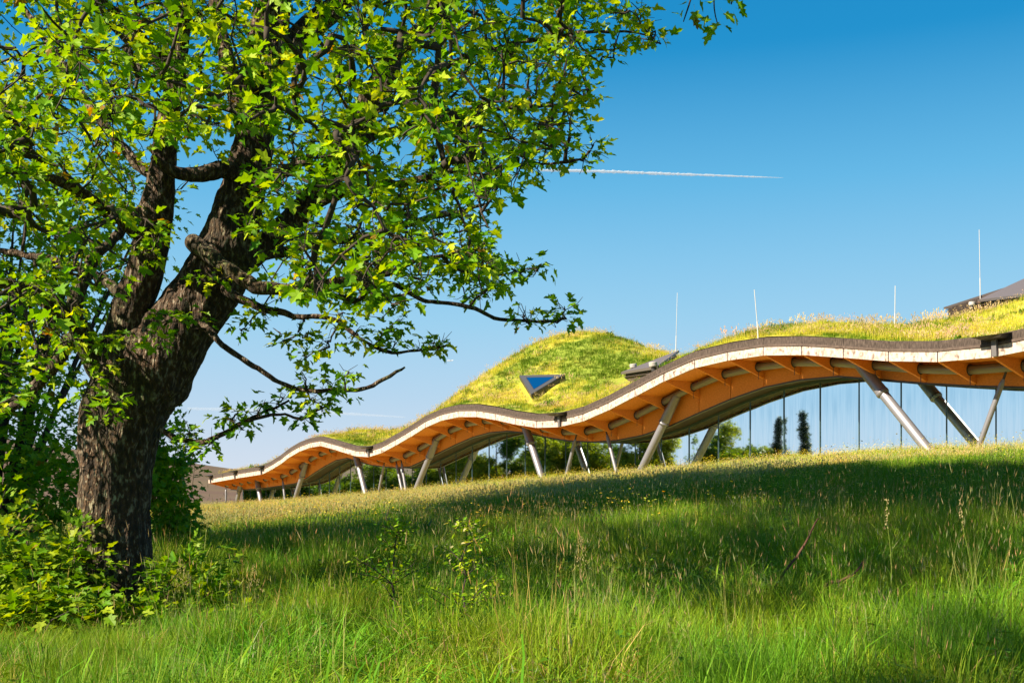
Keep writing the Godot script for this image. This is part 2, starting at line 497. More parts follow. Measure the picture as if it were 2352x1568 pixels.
			var dir := (bot - top).normalized()
			col.tube(PackedVector3Array([top + dir * .6, top + dir * .9, bot]), PackedFloat32Array([.08, .135, .135]), 16)
			var cm := part("slender_column", col.mesh(M.steel, true), b)
			mb = MB.new()
			mb.tube(PackedVector3Array([top, top + dir * .62]), PackedFloat32Array([.06, .06]), 10)
			part("pin", mb.mesh(M.dark_metal, true), cm)
	# dark water spouts at the dips of the eave
	for q in [[484, 1.5], [540, 1.6], [601, 1.6], [848, 1.55], [1287, 1.6], [2288, 1.6], [3120, 1.6]]:
		var s := s_of(q[0], 0.0)
		var y := fbl(s) + .78
		mb = MB.new()
		var h: float = q[1] / 2
		mb.hexa([ept(s - h * .55, -.5, y), ept(s + h * .75, -.62, y), ept(s + h * .75, .02, y), ept(s - h * .55, .02, y), ept(s - h, -.75, y + .14), ept(s + h, -.75, y + .14), ept(s + h, .28, y + .3), ept(s - h, .28, y + .3)])
		var sp := part("water_spout", mb.mesh(M.dark_metal), b)
		mb = MB.new()
		mb.hexa([ept(s - .11, -.16, y - .78), ept(s + .14, -.16, y - .78), ept(s + .14, -.055, y - .78), ept(s - .11, -.055, y - .78), ept(s - .11, -.2, y - .002), ept(s + .14, -.2, y - .002), ept(s + .14, -.055, y - .002), ept(s - .11, -.055, y - .002)])
		part("bracket", mb.mesh(M.hatch_grey), sp)
	skylight(b, [[1195, 876], [1300, 874], [1223, 921]], .5, .8, true, [])
	skylight(b, [[1428, 869], [1562, 818], [1512, 858]], .5, .4, false, [[1456, 852], [1502, 842]])
	skylight(b, [[2168, 722], [2310, 676], [2262, 714]], .6, .35, false, [[2233, 684]])
	skylight(b, [[2248, 706], [2400, 636], [2440, 690]], .62, .4, false, [[2326, 668]])
	for q in [[1552, 818, 1556, 672], [1743, 772, 1733, 665], [2056, 748, 2057, 656], [2253, 692, 2250, 527]]:
		var base := roof_hit(q[0], q[1] + 6)
		var d := -base.z
		var tip := at(q[2], q[3], d)
		mb = MB.new()
		mb.tube(PackedVector3Array([base - Vector3(0, .4, 0), base.lerp(tip, .35), base.lerp(tip, .351), tip]), PackedFloat32Array([.04, .035, .022, .018]), 8)
		part("lightning_rod", mb.mesh(M.rod, true), b)
	roof_plants(b)

func s_of(px: float, t: float) -> float:
	var lo := -5.0; var hi := 150.0
	for i in 40:
		var m := (lo + hi) / 2.0
		if ppx(m, t) < px: lo = m
		else: hi = m
	return lo

var hatches := []
func skylight(b: Node, corners: Array, lift: float, thick: float, glazed: bool, cowls: Array) -> void:
	var p := []
	var n := Vector3.ZERO
	for c in corners:
		var h := roof_hit(c[0], c[1])
		n += roof_normal(h)
		p.append(h)
	n = (n.normalized() + Vector3(0, .5, 0)).normalized()
	var hc := (st(p[0]) + st(p[1]) + st(p[2])) / 3.0
	var hp := PackedVector2Array()
	for i in 3: hp.append(hc + (st(p[i]) - hc) * 1.12)
	hatches.append(hp)
	var hp2 := PackedVector2Array()
	for i in 3: hp2.append(hp[i] - Vector2(0, .1 if glazed else .8))
	hatches.append(hp2)
	var mid: Vector3 = (p[0] + p[1] + p[2]) / 3.0
	for i in 3: p[i] = p[i] + n * lift
	var mb := MB.new()
	mb.prism(p, -n * thick * .45)
	var sk := part("skylight", mb.mesh(M.hatch_brown if not glazed else M.dark_metal), b)
	mb = MB.new()
	var q := []
	var m2: Vector3 = (p[0] + p[1] + p[2]) / 3.0
	for i in 3: q.append(p[i].lerp(m2, .14) - n * thick * .455)
	mb.prism(q, -n * (lift + .6))
	part("upstand", mb.mesh(M.weathered_kerb if not glazed else M.dark_metal), sk)
	if glazed:
		mb = MB.new()
		q = []
		for i in 3: q.append(p[i].lerp(m2, .40) + n * .05)
		mb.prism(q, -n * .04)
		part("pane", mb.mesh(M.roof_glass), sk)
		for i in 3:
			mb = MB.new()
			var a: Vector3 = p[i].lerp(m2, .02); var c: Vector3 = p[(i + 1) % 3].lerp(m2, .02)
			mb.prism([a + n * .004, c + n * .004, p[(i + 1) % 3].lerp(m2, .36) + n * .004, p[i].lerp(m2, .36) + n * .004], n * .05)
			part("frame", mb.mesh(M.hatch_dark), sk)
	else:
		for i in 3:      # louvre slats round the upstand
			for k in 3:
				mb = MB.new()
				var o: Vector3 = -n * (thick * .5 + .12 * k)
				var a: Vector3 = p[i].lerp(m2, .07) + o; var c: Vector3 = p[(i + 1) % 3].lerp(m2, .07) + o
				mb.prism([a, c, c.lerp(m2, .06), a.lerp(m2, .06)], -n * .03)
				part("louvre", mb.mesh(M.weathered_kerb), sk)
	for c in cowls:
		var h := roof_hit(c[0], c[1] + 14)
		# stand it on the plate
		var den := n.dot(Vector3.UP)
		var base: Vector3 = h + Vector3.UP * ((p[0] - h).dot(n) / den)
		mb = MB.new()
		mb.tube(PackedVector3Array([base - n * .05, base + n * .25]), PackedFloat32Array([.16, .15]), 14)
		part("vent_stem", mb.mesh(M.dark_metal), sk)
		mb = MB.new()
		mb.tube(PackedVector3Array([base + n * .22, base + n * .28, base + n * .5, base + n * .54]), PackedFloat32Array([.24, .28, .28, .24]), 16)
		part("vent_cowl", mb.mesh(M.cowl), sk)

func roof_plants(b: Node) -> void:
	var kinds := [tuft(30, .22, .48, .026, .38, .45, "roof"), tuft(26, .2, .45, .03, .38, .5, "green"), tuft(22, .25, .5, .03, .38, .4, "flower"), tuft(20, .3, .55, .016, .3, .4, "plume")]
	var tr := [[], [], [], []]
	var cols := [[], [], [], []]
	var bt := []; var bc := []
	for i in 30000:
		var s := R(0.2, 128.8); var t := .35 + 24.0 * pow(rng.randf(), 1.2)
		var p := ept(s, t, roof(s, t) - .03)
		var under := false
		for hh in hatches: under = under or Geometry2D.is_point_in_polygon(Vector2(s, t), hh)
		if under: continue
		var n := noise2.get_noise_2d(p.x * 3.5, p.z * 3.5) + .35 * noise.get_noise_2d(p.x * 14., p.z * 14.)
		var k := 0
		var q := n * 1.3 + R(-.4, .4)
		if q < -.1: k = 1
		elif q < .1: k = 2
		var sc := R(.5, 1.0) * (1.0 if t > 1.0 else .6)
		sc *= 1.0 + .9 * maxf(0.0, noise.get_noise_2d(p.x * 22.0, p.z * 22.0))
		if n > -.1 and rng.randf() < .045: k = 3
		if rng.randf() < .006: sc *= 1.7; k = 1
		if t > .8 and rng.randf() < .0045:
			var bsz := R(.22, .5)
			bt.append(Transform3D(Basis(Vector3.UP, R(0, TAU)).scaled(Vector3(bsz, bsz * 1.2, bsz)), p + Vector3(0, bsz * .5, 0)))
			bc.append(Color(.09, .19, .015).lerp(Color(.2, .3, .02), rng.randf()))
		var bs := Basis(Vector3.UP, R(0, TAU)).scaled(Vector3(sc, sc * R(.7, 1.1), sc))
		tr[k].append(Transform3D(bs, p))
		var v := R(.7, 1.15)
		var red := smoothstep(.1, .4, noise2.get_noise_2d(p.x * 9.0 + 33., p.z * 9.0))
		if k == 1: v *= .8
		cols[k].append(Color(v, v * R(.93, 1.05) * (1.0 - .14 * red), v * (1.0 + .3 * red)))
	for k in 4: scatter("roof_" + ["dry_grass", "green_grass", "yellow_flowers", "pale_plumes"][k], kinds[k], tr[k], cols[k], b)
	scatter("roof_shrubs", clump, bt, bc, b)

# ------------------------------------------------------------------ grasses
func blade(mb: MB, base: Vector3, dir: Vector3, h: float, w: float, bend: float, c0: Color, c1: Color, seg := 3) -> Vector3:
	var side := Vector3(-dir.z, 0, dir.x)
	side = side.rotated(Vector3.UP, R(-.6, .6))
	var prev := -1
	var p := base
	var ang := R(.02, .22)
	for i in seg + 1:
		var t := float(i) / seg
		var ww := w * (1.0 - t * t) * .5 + .0004
		var col := c0.lerp(c1, t)
		var a: int
		if i < seg:
			a = mb.vert(p - side * ww, col); mb.vert(p + side * ww, col)
		else:
			a = mb.vert(p, col)
		if prev >= 0:
			if i < seg:
				mb.tri(prev, prev + 1, a + 1); mb.tri(prev, a + 1, a)
			else:
				mb.tri(prev, prev + 1, a)
		prev = a
		p += (dir * sin(ang) + Vector3.UP * cos(ang)) * h / seg
		ang += bend * R(.6, 1.4) / seg * 2.0
	return p

func seed_head(mb: MB, p: Vector3, ln: float, w: float, col: Color) -> void:
	var d := Vector3(R(-.35, .35), 1, R(-.35, .35)).normalized()
	var a := R(0, TAU)
	for k in 2:
		var s := Vector3(cos(a + k * 1.57), 0, sin(a + k * 1.57)) * w
		mb.quad(p - d * ln * .15, p + d * ln * .3 + s, p + d * ln, p + d * ln * .3 - s, col)

func tuft(n: int, h0: float, h1: float, w: float, spread: float, bend: float, style: String) -> ArrayMesh:
	var mb := MB.new()
	for i in n:
		var r := spread * sqrt(rng.randf()); var a := R(0, TAU)
		var base := Vector3(cos(a) * r, -.03, sin(a) * r)
		var dir := Vector3(cos(a + R(-1.2, 1.2)), 0, sin(a + R(-1.2, 1.2))).normalized()
		var h := R(h0, h1)
		var g := R(0, 1)
		match style:
			"green":
				var c := Color(.075, .19, .009).lerp(Color(.17, .29, .016), g)
				blade(mb, base, dir, h, w * R(.7, 1.2), bend, c, c * Color(1.35, 1.2, 1.0))
			"lush":
				var c := Color(.07, .20, .009).lerp(Color(.17, .32, .016), g)
				blade(mb, base, dir, h, w * R(.7, 1.3), bend, c, c * Color(1.3, 1.15, 1.0), 4)
			"dry":
				var c := Color(.54, .42, .07).lerp(Color(.74, .58, .17), g)
				if i % 4 == 0: c = Color(.24, .33, .03)
				var p := blade(mb, base, dir, h, w * R(.5, 1.0), bend * .6, c, c * Color(1.15, 1.05, .9), 2)
				if i % 3 == 0: seed_head(mb, p, h * .2, w * .6, Color(.62, .50, .22).lerp(Color(.55, .42, .24), R(0, 1)))
			"plume":
				var c := Color(.36, .36, .08).lerp(Color(.5, .42, .16), g)
				var p := blade(mb, base, dir, h, w * .6, bend, c, c, 2)
				for e in 3: seed_head(mb, p + Vector3(R(-.03, .03), R(-.08, .02), R(-.03, .03)), .12, .018, Color(.66, .56, .30))
			"straw":
				var c := Color(.30, .22, .10).lerp(Color(.46, .36, .18), g)
				blade(mb, base, dir, h, w * R(.6, 1.1), bend, c, c, 4)
			"roof":
				var c := Color(.32, .40, .025).lerp(Color(.64, .58, .07), g)
				var p := blade(mb, base, dir, h, w * R(.5, 1.0), bend * .6, c, c * Color(1.1, 1.02, .9), 2)
				if i % 6 == 0: seed_head(mb, p, h * .2, w * .5, Color(.62, .46, .26))
			"seed":
				var c := Color(.16, .27, .02).lerp(Color(.34, .34, .05), g)
				if i % 3 > 0:
					blade(mb, base, dir, h * .6, w, bend, Color(.10, .24, .015), Color(.2, .33, .03), 2)
				else:
					var p := blade(mb, base, dir, h, w * .55, bend * .3, c, Color(.4, .34, .13), 3)
					seed_head(mb, p - Vector3(0, .03, 0), R(.04, .08), R(.002, .0035), Color(.5, .42, .2).lerp(Color(.44, .31, .18), R(0, 1)))
			"flower":
				var c := Color(.2, .3, .025).lerp(Color(.36, .40, .04), g)
				var p := blade(mb, base, dir, h, w * .7, bend * .5, c, c, 2)
				if i % 2 == 0:
					var q := R(.011, .02)
					var fc := Color(.75, .58, .02).lerp(Color(.8, .7, .08), R(0, 1))
					for e in 2:
						var sx := Vector3(q, R(-.4, .4) * q, 0).rotated(Vector3.UP, R(0, TAU)); var sz := Vector3(0, R(-.4, .4) * q, q)
						mb.quad(p - sx - sz, p + sx - sz, p + sx + sz, p - sx + sz, fc)
	return mb.mesh(M.grass)

func weed() -> ArrayMesh:
	var mb := MB.new()
	for st_i in 5:
		var p := Vector3(R(-.12, .12), 0, R(-.12, .12))
		var h := R(.18, .42)
		for k in 9:
			var y := h * (k + 1) / 9.0
			var a := k * 2.4 + st_i
			var c := Color(.08, .19, .012).lerp(Color(.17, .29, .018), rng.randf())
			var q := p + Vector3(0, y, 0)
			var d := Vector3(cos(a), R(-.1, .5), sin(a)).normalized()
			var sd := Vector3(-sin(a), 0, cos(a))
			var l := R(.06, .13) * (1.2 - .5 * y / h)
			var i := mb.vert(q, c); mb.vert(q + d * l * .45 + sd * l * .3, c); mb.vert(q + d * l - Vector3(0, l * .25, 0), c); mb.vert(q + d * l * .45 - sd * l * .3, c)
			mb.tri(i, i + 1, i + 2); mb.tri(i, i + 2, i + 3)
		mb.quad(p - Vector3(.003, 0, 0), p + Vector3(.003, 0, 0), p + Vector3(.002, h, 0), p + Vector3(-.002, h, 0), Color(.12, .16, .03))
	return mb.mesh(M.grass)

func make_meadow() -> void:
	var K := {
		"lush_a": tuft(46, .28, .62, .011, .28, .75, "lush"), "lush_b": tuft(40, .22, .5, .010, .30, 1.0, "lush"), "green_a": tuft(50, .25, .6, .007, .3, .5, "green"), "green_b": tuft(46, .3, .7, .006, .3, .35, "green"),
		"arching": tuft(26, .5, .95, .013, .22, 1.25, "lush"), "weed": weed(), "thatch": tuft(30, .35, .75, .0055, .3, 1.0, "straw"), "seed_a": tuft(34, .5, .95, .007, .34, .3, "seed"), "seed_b": tuft(30, .45, .85, .007, .34, .35, "seed"),
		"far_green": tuft(70, .2, .45, .012, .5, .35, "green"), "far_dry": tuft(54, .22, .42, .018, .5, .35, "dry"), "far_dry_b": tuft(54, .18, .36, .018, .5, .45, "dry"), "far_seed": tuft(46, .28, .5, .012, .5, .3, "seed"), "far_flower": tuft(26, .3, .62, .026, .5, .3, "flower"),
	}
	var tr := {}; var cols := {}
	for k in K:
		tr[k] = []; cols[k] = []
	# near, middle, far bands; the area grows with the square of distance
	for band in [[2.2, 9.0, 6500], [9.0, 20.0, 15000], [20.0, 42.0, 15000], [42.0, 90.0, 20000], [90.0, 165.0, 11000]]:
		for i in band[2]:
			var d: float = sqrt(lerpf(band[0] * band[0], band[1] * band[1], rng.randf()))
			var x := R(-.62, .60) * d + R(-1.5, 1.5)
			var z := -d
			var q := st(Vector3(x, 0, z))
			if q.y > GLASS_T - .2 and q.x > -4.0: continue
			if Vector2(x + 4.35, z + 12.1).length() < .62: continue
			var st_ := straw_share(x, z)
			var k := ""
			var u := rng.randf()
			if d < 20.0:
				var pt := noise2.get_noise_2d(x * 9.0, z * 9.0) + R(-.25, .25)
				if pt > .12: k = "lush_a" if u < .5 else "lush_b"
				else: k = "green_a" if u < .5 else "green_b"
				if d > 5.0 and u > (.975 if d < 10.0 else .95): k = "seed_a" if rng.randf() > .5 else "seed_b"
			elif d < 42.0:
				if u < st_ * .75: k = "far_dry" if u < .3 else "far_dry_b"
				else: k = "far_seed" if rng.randf() < .14 + .3 * st_ else "far_green"
				if rng.randf() < .05: k = "far_flower"
			else:
				if u < .38 + st_ * .56: k = "far_dry" if u < .4 else "far_dry_b"
				else: k = "far_green" if rng.randf() > .45 else "far_seed"
				var edge := smoothstep(9.0, 1.0, -q.y) * smoothstep(18.0, 55.0, q.x)
				if rng.randf() < .05 + .6 * edge: k = "far_flower"
			var pat := noise.get_noise_2d(x * 14.0, z * 14.0)
			if d > 4.5 and d < 13.0 and u > .62 and u < .675 + .07 * pat: k = "arching"
			elif d > 4.0 and d < 18.0 and u > .36 and u < .385 + .05 * absf(pat): k = "weed"
			elif d > 3.5 and d < 20.0 and u > .44 and u < .485 + .16 * maxf(0.0, noise2.get_noise_2d(x * 20.0, z * 20.0 + 40.0)): k = "thatch"
			var sc := R(.65, 1.2) * (1.0 + .35 * pat)
			if d < 12.0: sc *= .85
			if k == "weed": sc *= 1.15
			if x < -1.6 and d < 13.0: sc *= lerpf(1.0, .62, smoothstep(-1.8, -3.0, x))
			var sy := sc * R(.75, 1.15)
			if d > 42.0: sy *= .8
			var lean := Vector3(R(-.16, .16), 1, R(-.16, .16)).normalized()
			var bs := Basis(Quaternion(Vector3.UP, lean)) * Basis(Vector3.UP, R(0, TAU)).scaled(Vector3(sc, sy, sc))
			var v := R(.72, 1.2)
			tr[k].append(Transform3D(bs, Vector3(x, gh(x, z), z)))
			var dry := clampf(.5 + 1.4 * noise2.get_noise_2d(x * 16.0 + 70.0, z * 16.0) + R(-.3, .3), 0.0, 1.0)
			cols[k].append(Color(v * lerpf(.68, 1.32 if d < 30.0 else 1.12, dry), v * lerpf(.95, 1.05, dry), v * R(.8, 1.2)))
	var L := {
		"lush_a": ["broad_grass", "broad arching bright green grass blades in the shaded foreground"], "lush_b": ["low_broad_grass", "low curling broad green grass near the viewer"],
		"green_a": ["fine_grass", "fine upright green grass covering the near slope"], "green_b": ["tall_fine_grass", "tall thin green grass standing on the near slope"],
		"seed_a": ["seeding_grass", "tall grass with brown seed heads on the near slope"], "seed_b": ["short_seeding_grass", "shorter seeding grass among the near green blades"],
		"weed": ["broad_leaved_weeds", "low broad-leaved weeds scattered among the foreground grass"], "thatch": ["dead_grass", "bent dead straw coloured grass lying among the green"],
		"arching": ["arching_grass", "long arching bright grass blades in loose clumps near the viewer"],
		"far_green": ["distant_green_grass", "green grass clumps scattered on the far meadow"], "far_dry": ["golden_meadow_grass", "golden dry grass on the sunlit meadow before the building"], "far_dry_b": ["short_golden_grass", "short straw coloured grass on the sunlit far meadow"],
		"far_seed": ["distant_seeding_grass", "seeding grass in the middle and far meadow"], "far_flower": ["yellow_meadow_flowers", "yellow meadow flowers thick along the glass front"],
	}
	for k in K:
		if tr[k].size(): tag(scatter(L[k][0], K[k], tr[k], cols[k], self), L[k][1], "flowers" if k == "far_flower" else "grass")

func flowering_stem(px: float, py: float, d: float, h: float, style: int, label: String) -> void:
	var p := at(px, py, d)
	p.y = gh(p.x, p.z)
	var t := thing("flowering_grass_stem", p, label, "grass stem", "tall single grass stems in the foreground")
	var mb := MB.new()
	var lean := Vector3(R(-.12, .12), 1, R(-.1, .1)).normalized()
	var pts := PackedVector3Array(); var rr := PackedFloat32Array()
	for i in 9:
		var u := i / 8.0
		pts.append(p + lean * h * u + Vector3(.05 * sin(u * 3), 0, .03 * sin(u * 2.2)) * h)
		rr.append(lerpf(.005, .002, u))
	mb.tube(pts, rr, 6, Color(.2, .27, .05))
	part("stem", mb.mesh(M.grass, true), t)
	for k in 2:
		mb = MB.new()
		var a := R(0, TAU)
		blade(mb, pts[2 + k * 2], Vector3(cos(a), 0, sin(a)), h * .35, .012, .9, Color(.1, .2, .02), Color(.18, .28, .03), 5)
		part("blade", mb.mesh(M.grass), t)
	mb = MB.new()
	var tip := pts[8]
	for i in 90 if style == 0 else 40:
		var u := rng.randf()
		var q := tip + lean * (u * .2 - .06) * 1.3
		var sp := (.075 * (1.0 - u) + .012) if style == 0 else .014
		q += Vector3(R(-1, 1), R(-.5, .5), R(-1, 1)) * sp
		seed_head(mb, q, .016, .003, Color(.55, .5, .25).lerp(Color(.45, .34, .2), rng.randf()))
	part("seed_head", mb.mesh(M.grass), t, "stuff")

# ------------------------------------------------------------------ leaves and trees
var leaf_mesh: ArrayMesh
var small_leaf: ArrayMesh
var clump: ArrayMesh

func lobed_leaf(wide := 1.0, cup := .16, droop := .22, side := 1.0) -> ArrayMesh:
	var mb := MB.new()
	var half := [Vector2(0, 0), Vector2(.15, -.08), Vector2(.40, -.05), Vector2(.27, .15), Vector2(.43, .28), Vector2(.60, .52), Vector2(.38, .50), Vector2(.20, .58), Vector2(.25, .76), Vector2(0, 1.02)]
	var c := mb.vert(Vector3(0, .3, -.03))
	for s in [-1.0, 1.0]:
		var last := -1
		for p in half:
			var zz: float = absf(p.x) * cup - droop * maxf(p.y - .3, 0.0) * p.y
			var i := mb.vert(Vector3(p.x * s * wide * (side if s > 0 else 1.0), p.y * (1.0 if s > 0 else .5 + .5 * side), zz))
			if last >= 0:
				if s > 0: mb.tri(c, i, last)
				else: mb.tri(c, last, i)
			last = i
	var pet := mb.vert(Vector3(-.012, -.6, .05), Color(.9, .55, .4)); mb.vert(Vector3(.012, -.6, .05), Color(.9, .55, .4)); mb.vert(Vector3(0, .02, 0), Color(.9, .8, .6))
	mb.tri(pet, pet + 1, pet + 2)
	return mb.mesh(M.leaf)

func oval_leaf() -> ArrayMesh:
	var mb := MB.new()
	var pts := [Vector3(0, 0, 0), Vector3(.26, .3, .06), Vector3(.22, .65, .03), Vector3(0, 1, -.1), Vector3(-.22, .65, .03), Vector3(-.26, .3, .06)]
	var c := mb.vert(Vector3(0, .5, -.02))
	for p in pts: mb.vert(p)
	for i in 6: mb.tri(c, 1 + i, 1 + (i + 1) % 6)
	return mb.mesh(M.leaf)

func leaf_clump() -> ArrayMesh:
	var mb := MB.new()
	for i in 46:
		var p := Vector3(gauss(), gauss() * .6, gauss()) * .42
		var b := Basis(Vector3(R(-1, 1), R(-1, 1), R(-1, 1)).normalized(), R(0, TAU))
		var s := R(.16, .3)
		var v := R(.7, 1.25)
		var col := Color(v * R(.85, 1.2), v, v * .9)
		mb.quad(p + b * Vector3(0, -s, 0), p + b * Vector3(s * .6, 0, .02), p + b * Vector3(0, s, 0), p + b * Vector3(-s * .6, 0, .02), col)
	return mb.mesh(M.leaf)

func leaf_color() -> Color:
	var g := rng.randf()
	var c := Color(.13, .33, .008).lerp(Color(.46, .60, .02), g * g)
	if rng.randf() < .012: c = Color(.34, .2, .03)
	var v := R(.8, 1.15)
	return Color(c.r * v, c.g * v, c.b * v)

func leaf_at(p: Vector3, out: Vector3, size: float) -> Transform3D:
	# the blade hangs outward and down from its stalk, its face turned mostly to the sky
	var y := (out + Vector3(R(-.6, .6), R(-.9, .25), R(-.6, .6))).normalized()
	var z := Vector3(R(-.7, .7), 1.0, R(-.7, .7)).normalized()
	z = (z - y * z.dot(y)).normalized()
	var x := y.cross(z)
	return Transform3D(Basis(x * size, y * size, z * size), p + y * size * .6)

func catmull(p: Array, i: int, t: float) -> Vector3:
	var a: Vector3 = p[maxi(i - 1, 0)]; var b: Vector3 = p[i]; var c: Vector3 = p[mini(i + 1, p.size() - 1)]; var d: Vector3 = p[mini(i + 2, p.size() - 1)]
	return .5 * (2.0 * b + (c - a) * t + (2.0 * a - 5.0 * b + 4.0 * c - d) * t * t + (3.0 * b - a - 3.0 * c + d) * t * t * t)

func smooth_path(q: Array, step: float, wob: float) -> Array:   # q: [Vector3, radius] -> [points, radii]
	var ps := []
	for e in q: ps.append(e[0])
	var pts := PackedVector3Array(); var rr := PackedFloat32Array()
	for i in ps.size() - 1:
		var n := maxi(2, int(ps[i].distance_to(ps[i + 1]) / step))
		for k in n:
			var t := float(k) / n
			var p := catmull(ps, i, t)
			if wob > 0.0: p += Vector3(noise.get_noise_3d(p.x * 40, p.y * 40, p.z * 40), noise.get_noise_3d(p.y * 40, p.z * 40, p.x * 40), noise.get_noise_3d(p.z * 40, p.x * 40, p.y * 40)) * wob
			pts.append(p); rr.append(lerpf(q[i][1], q[i + 1][1], t))
	pts.append(ps[-1]); rr.append(q[-1][1])
	return [pts, rr]

func bark_color(p: Vector3) -> Color:
	var k := .8 + .35 * noise2.get_noise_3d(p.x * 30, p.y * 12, p.z * 30) + .2 * noise.get_noise_3d(p.x * 90, p.y * 60, p.z * 90)
	var moss := smoothstep(.12, .4, noise2.get_noise_3d(p.x * 22 + 90, p.y * 16, p.z * 22)) * (.75 if p.y < 1.2 or absf(p.y - 3.2) < .8 else .25)
	return Color(k * 1.1, k, k * .9).lerp(Color(k * .75, k * 1.05, k * .4), moss)

func bark_tube(pts: PackedVector3Array, rr: PackedFloat32Array, sides: int, rough: float, flare := false) -> MB:
	var mb := MB.new()
	mb.tube(pts, rr, sides, Color.WHITE, true)
	var n := pts.size()
	for i in n:
		for k in sides:
			var id := i * sides + k
			var p := mb.v[id]
			var o := (p - pts[i]).normalized()
			var f1 := noise.get_noise_3d(p.x * 75, p.y * 14, p.z * 75)
			var d := -absf(f1) * 2.2 * rough + rough * .5 + rough * .8 * noise2.get_noise_3d(p.x * 60, p.y * 60, p.z * 60) + rr[i] * .13 * noise.get_noise_3d(p.x * 9, p.y * 6, p.z * 9)
			if flare:
				var y := p.y - pts[0].y
				d += rr[i] * (.1 * maxf(0.0, .9 - y) * (1.0 + 1.6 * sin(TAU * k / sides * 5.0 + 1.0)))
			mb.v[id] = p + o * d
			mb.c[id] = bark_color(p)
	for i in range(n * sides, mb.v.size()): mb.c[i] = Color(.1, .07, .05)
	return mb

func inside(poly: PackedVector2Array, x: float, y: float) -> bool:
	return Geometry2D.is_point_in_polygon(Vector2(x, y), poly)

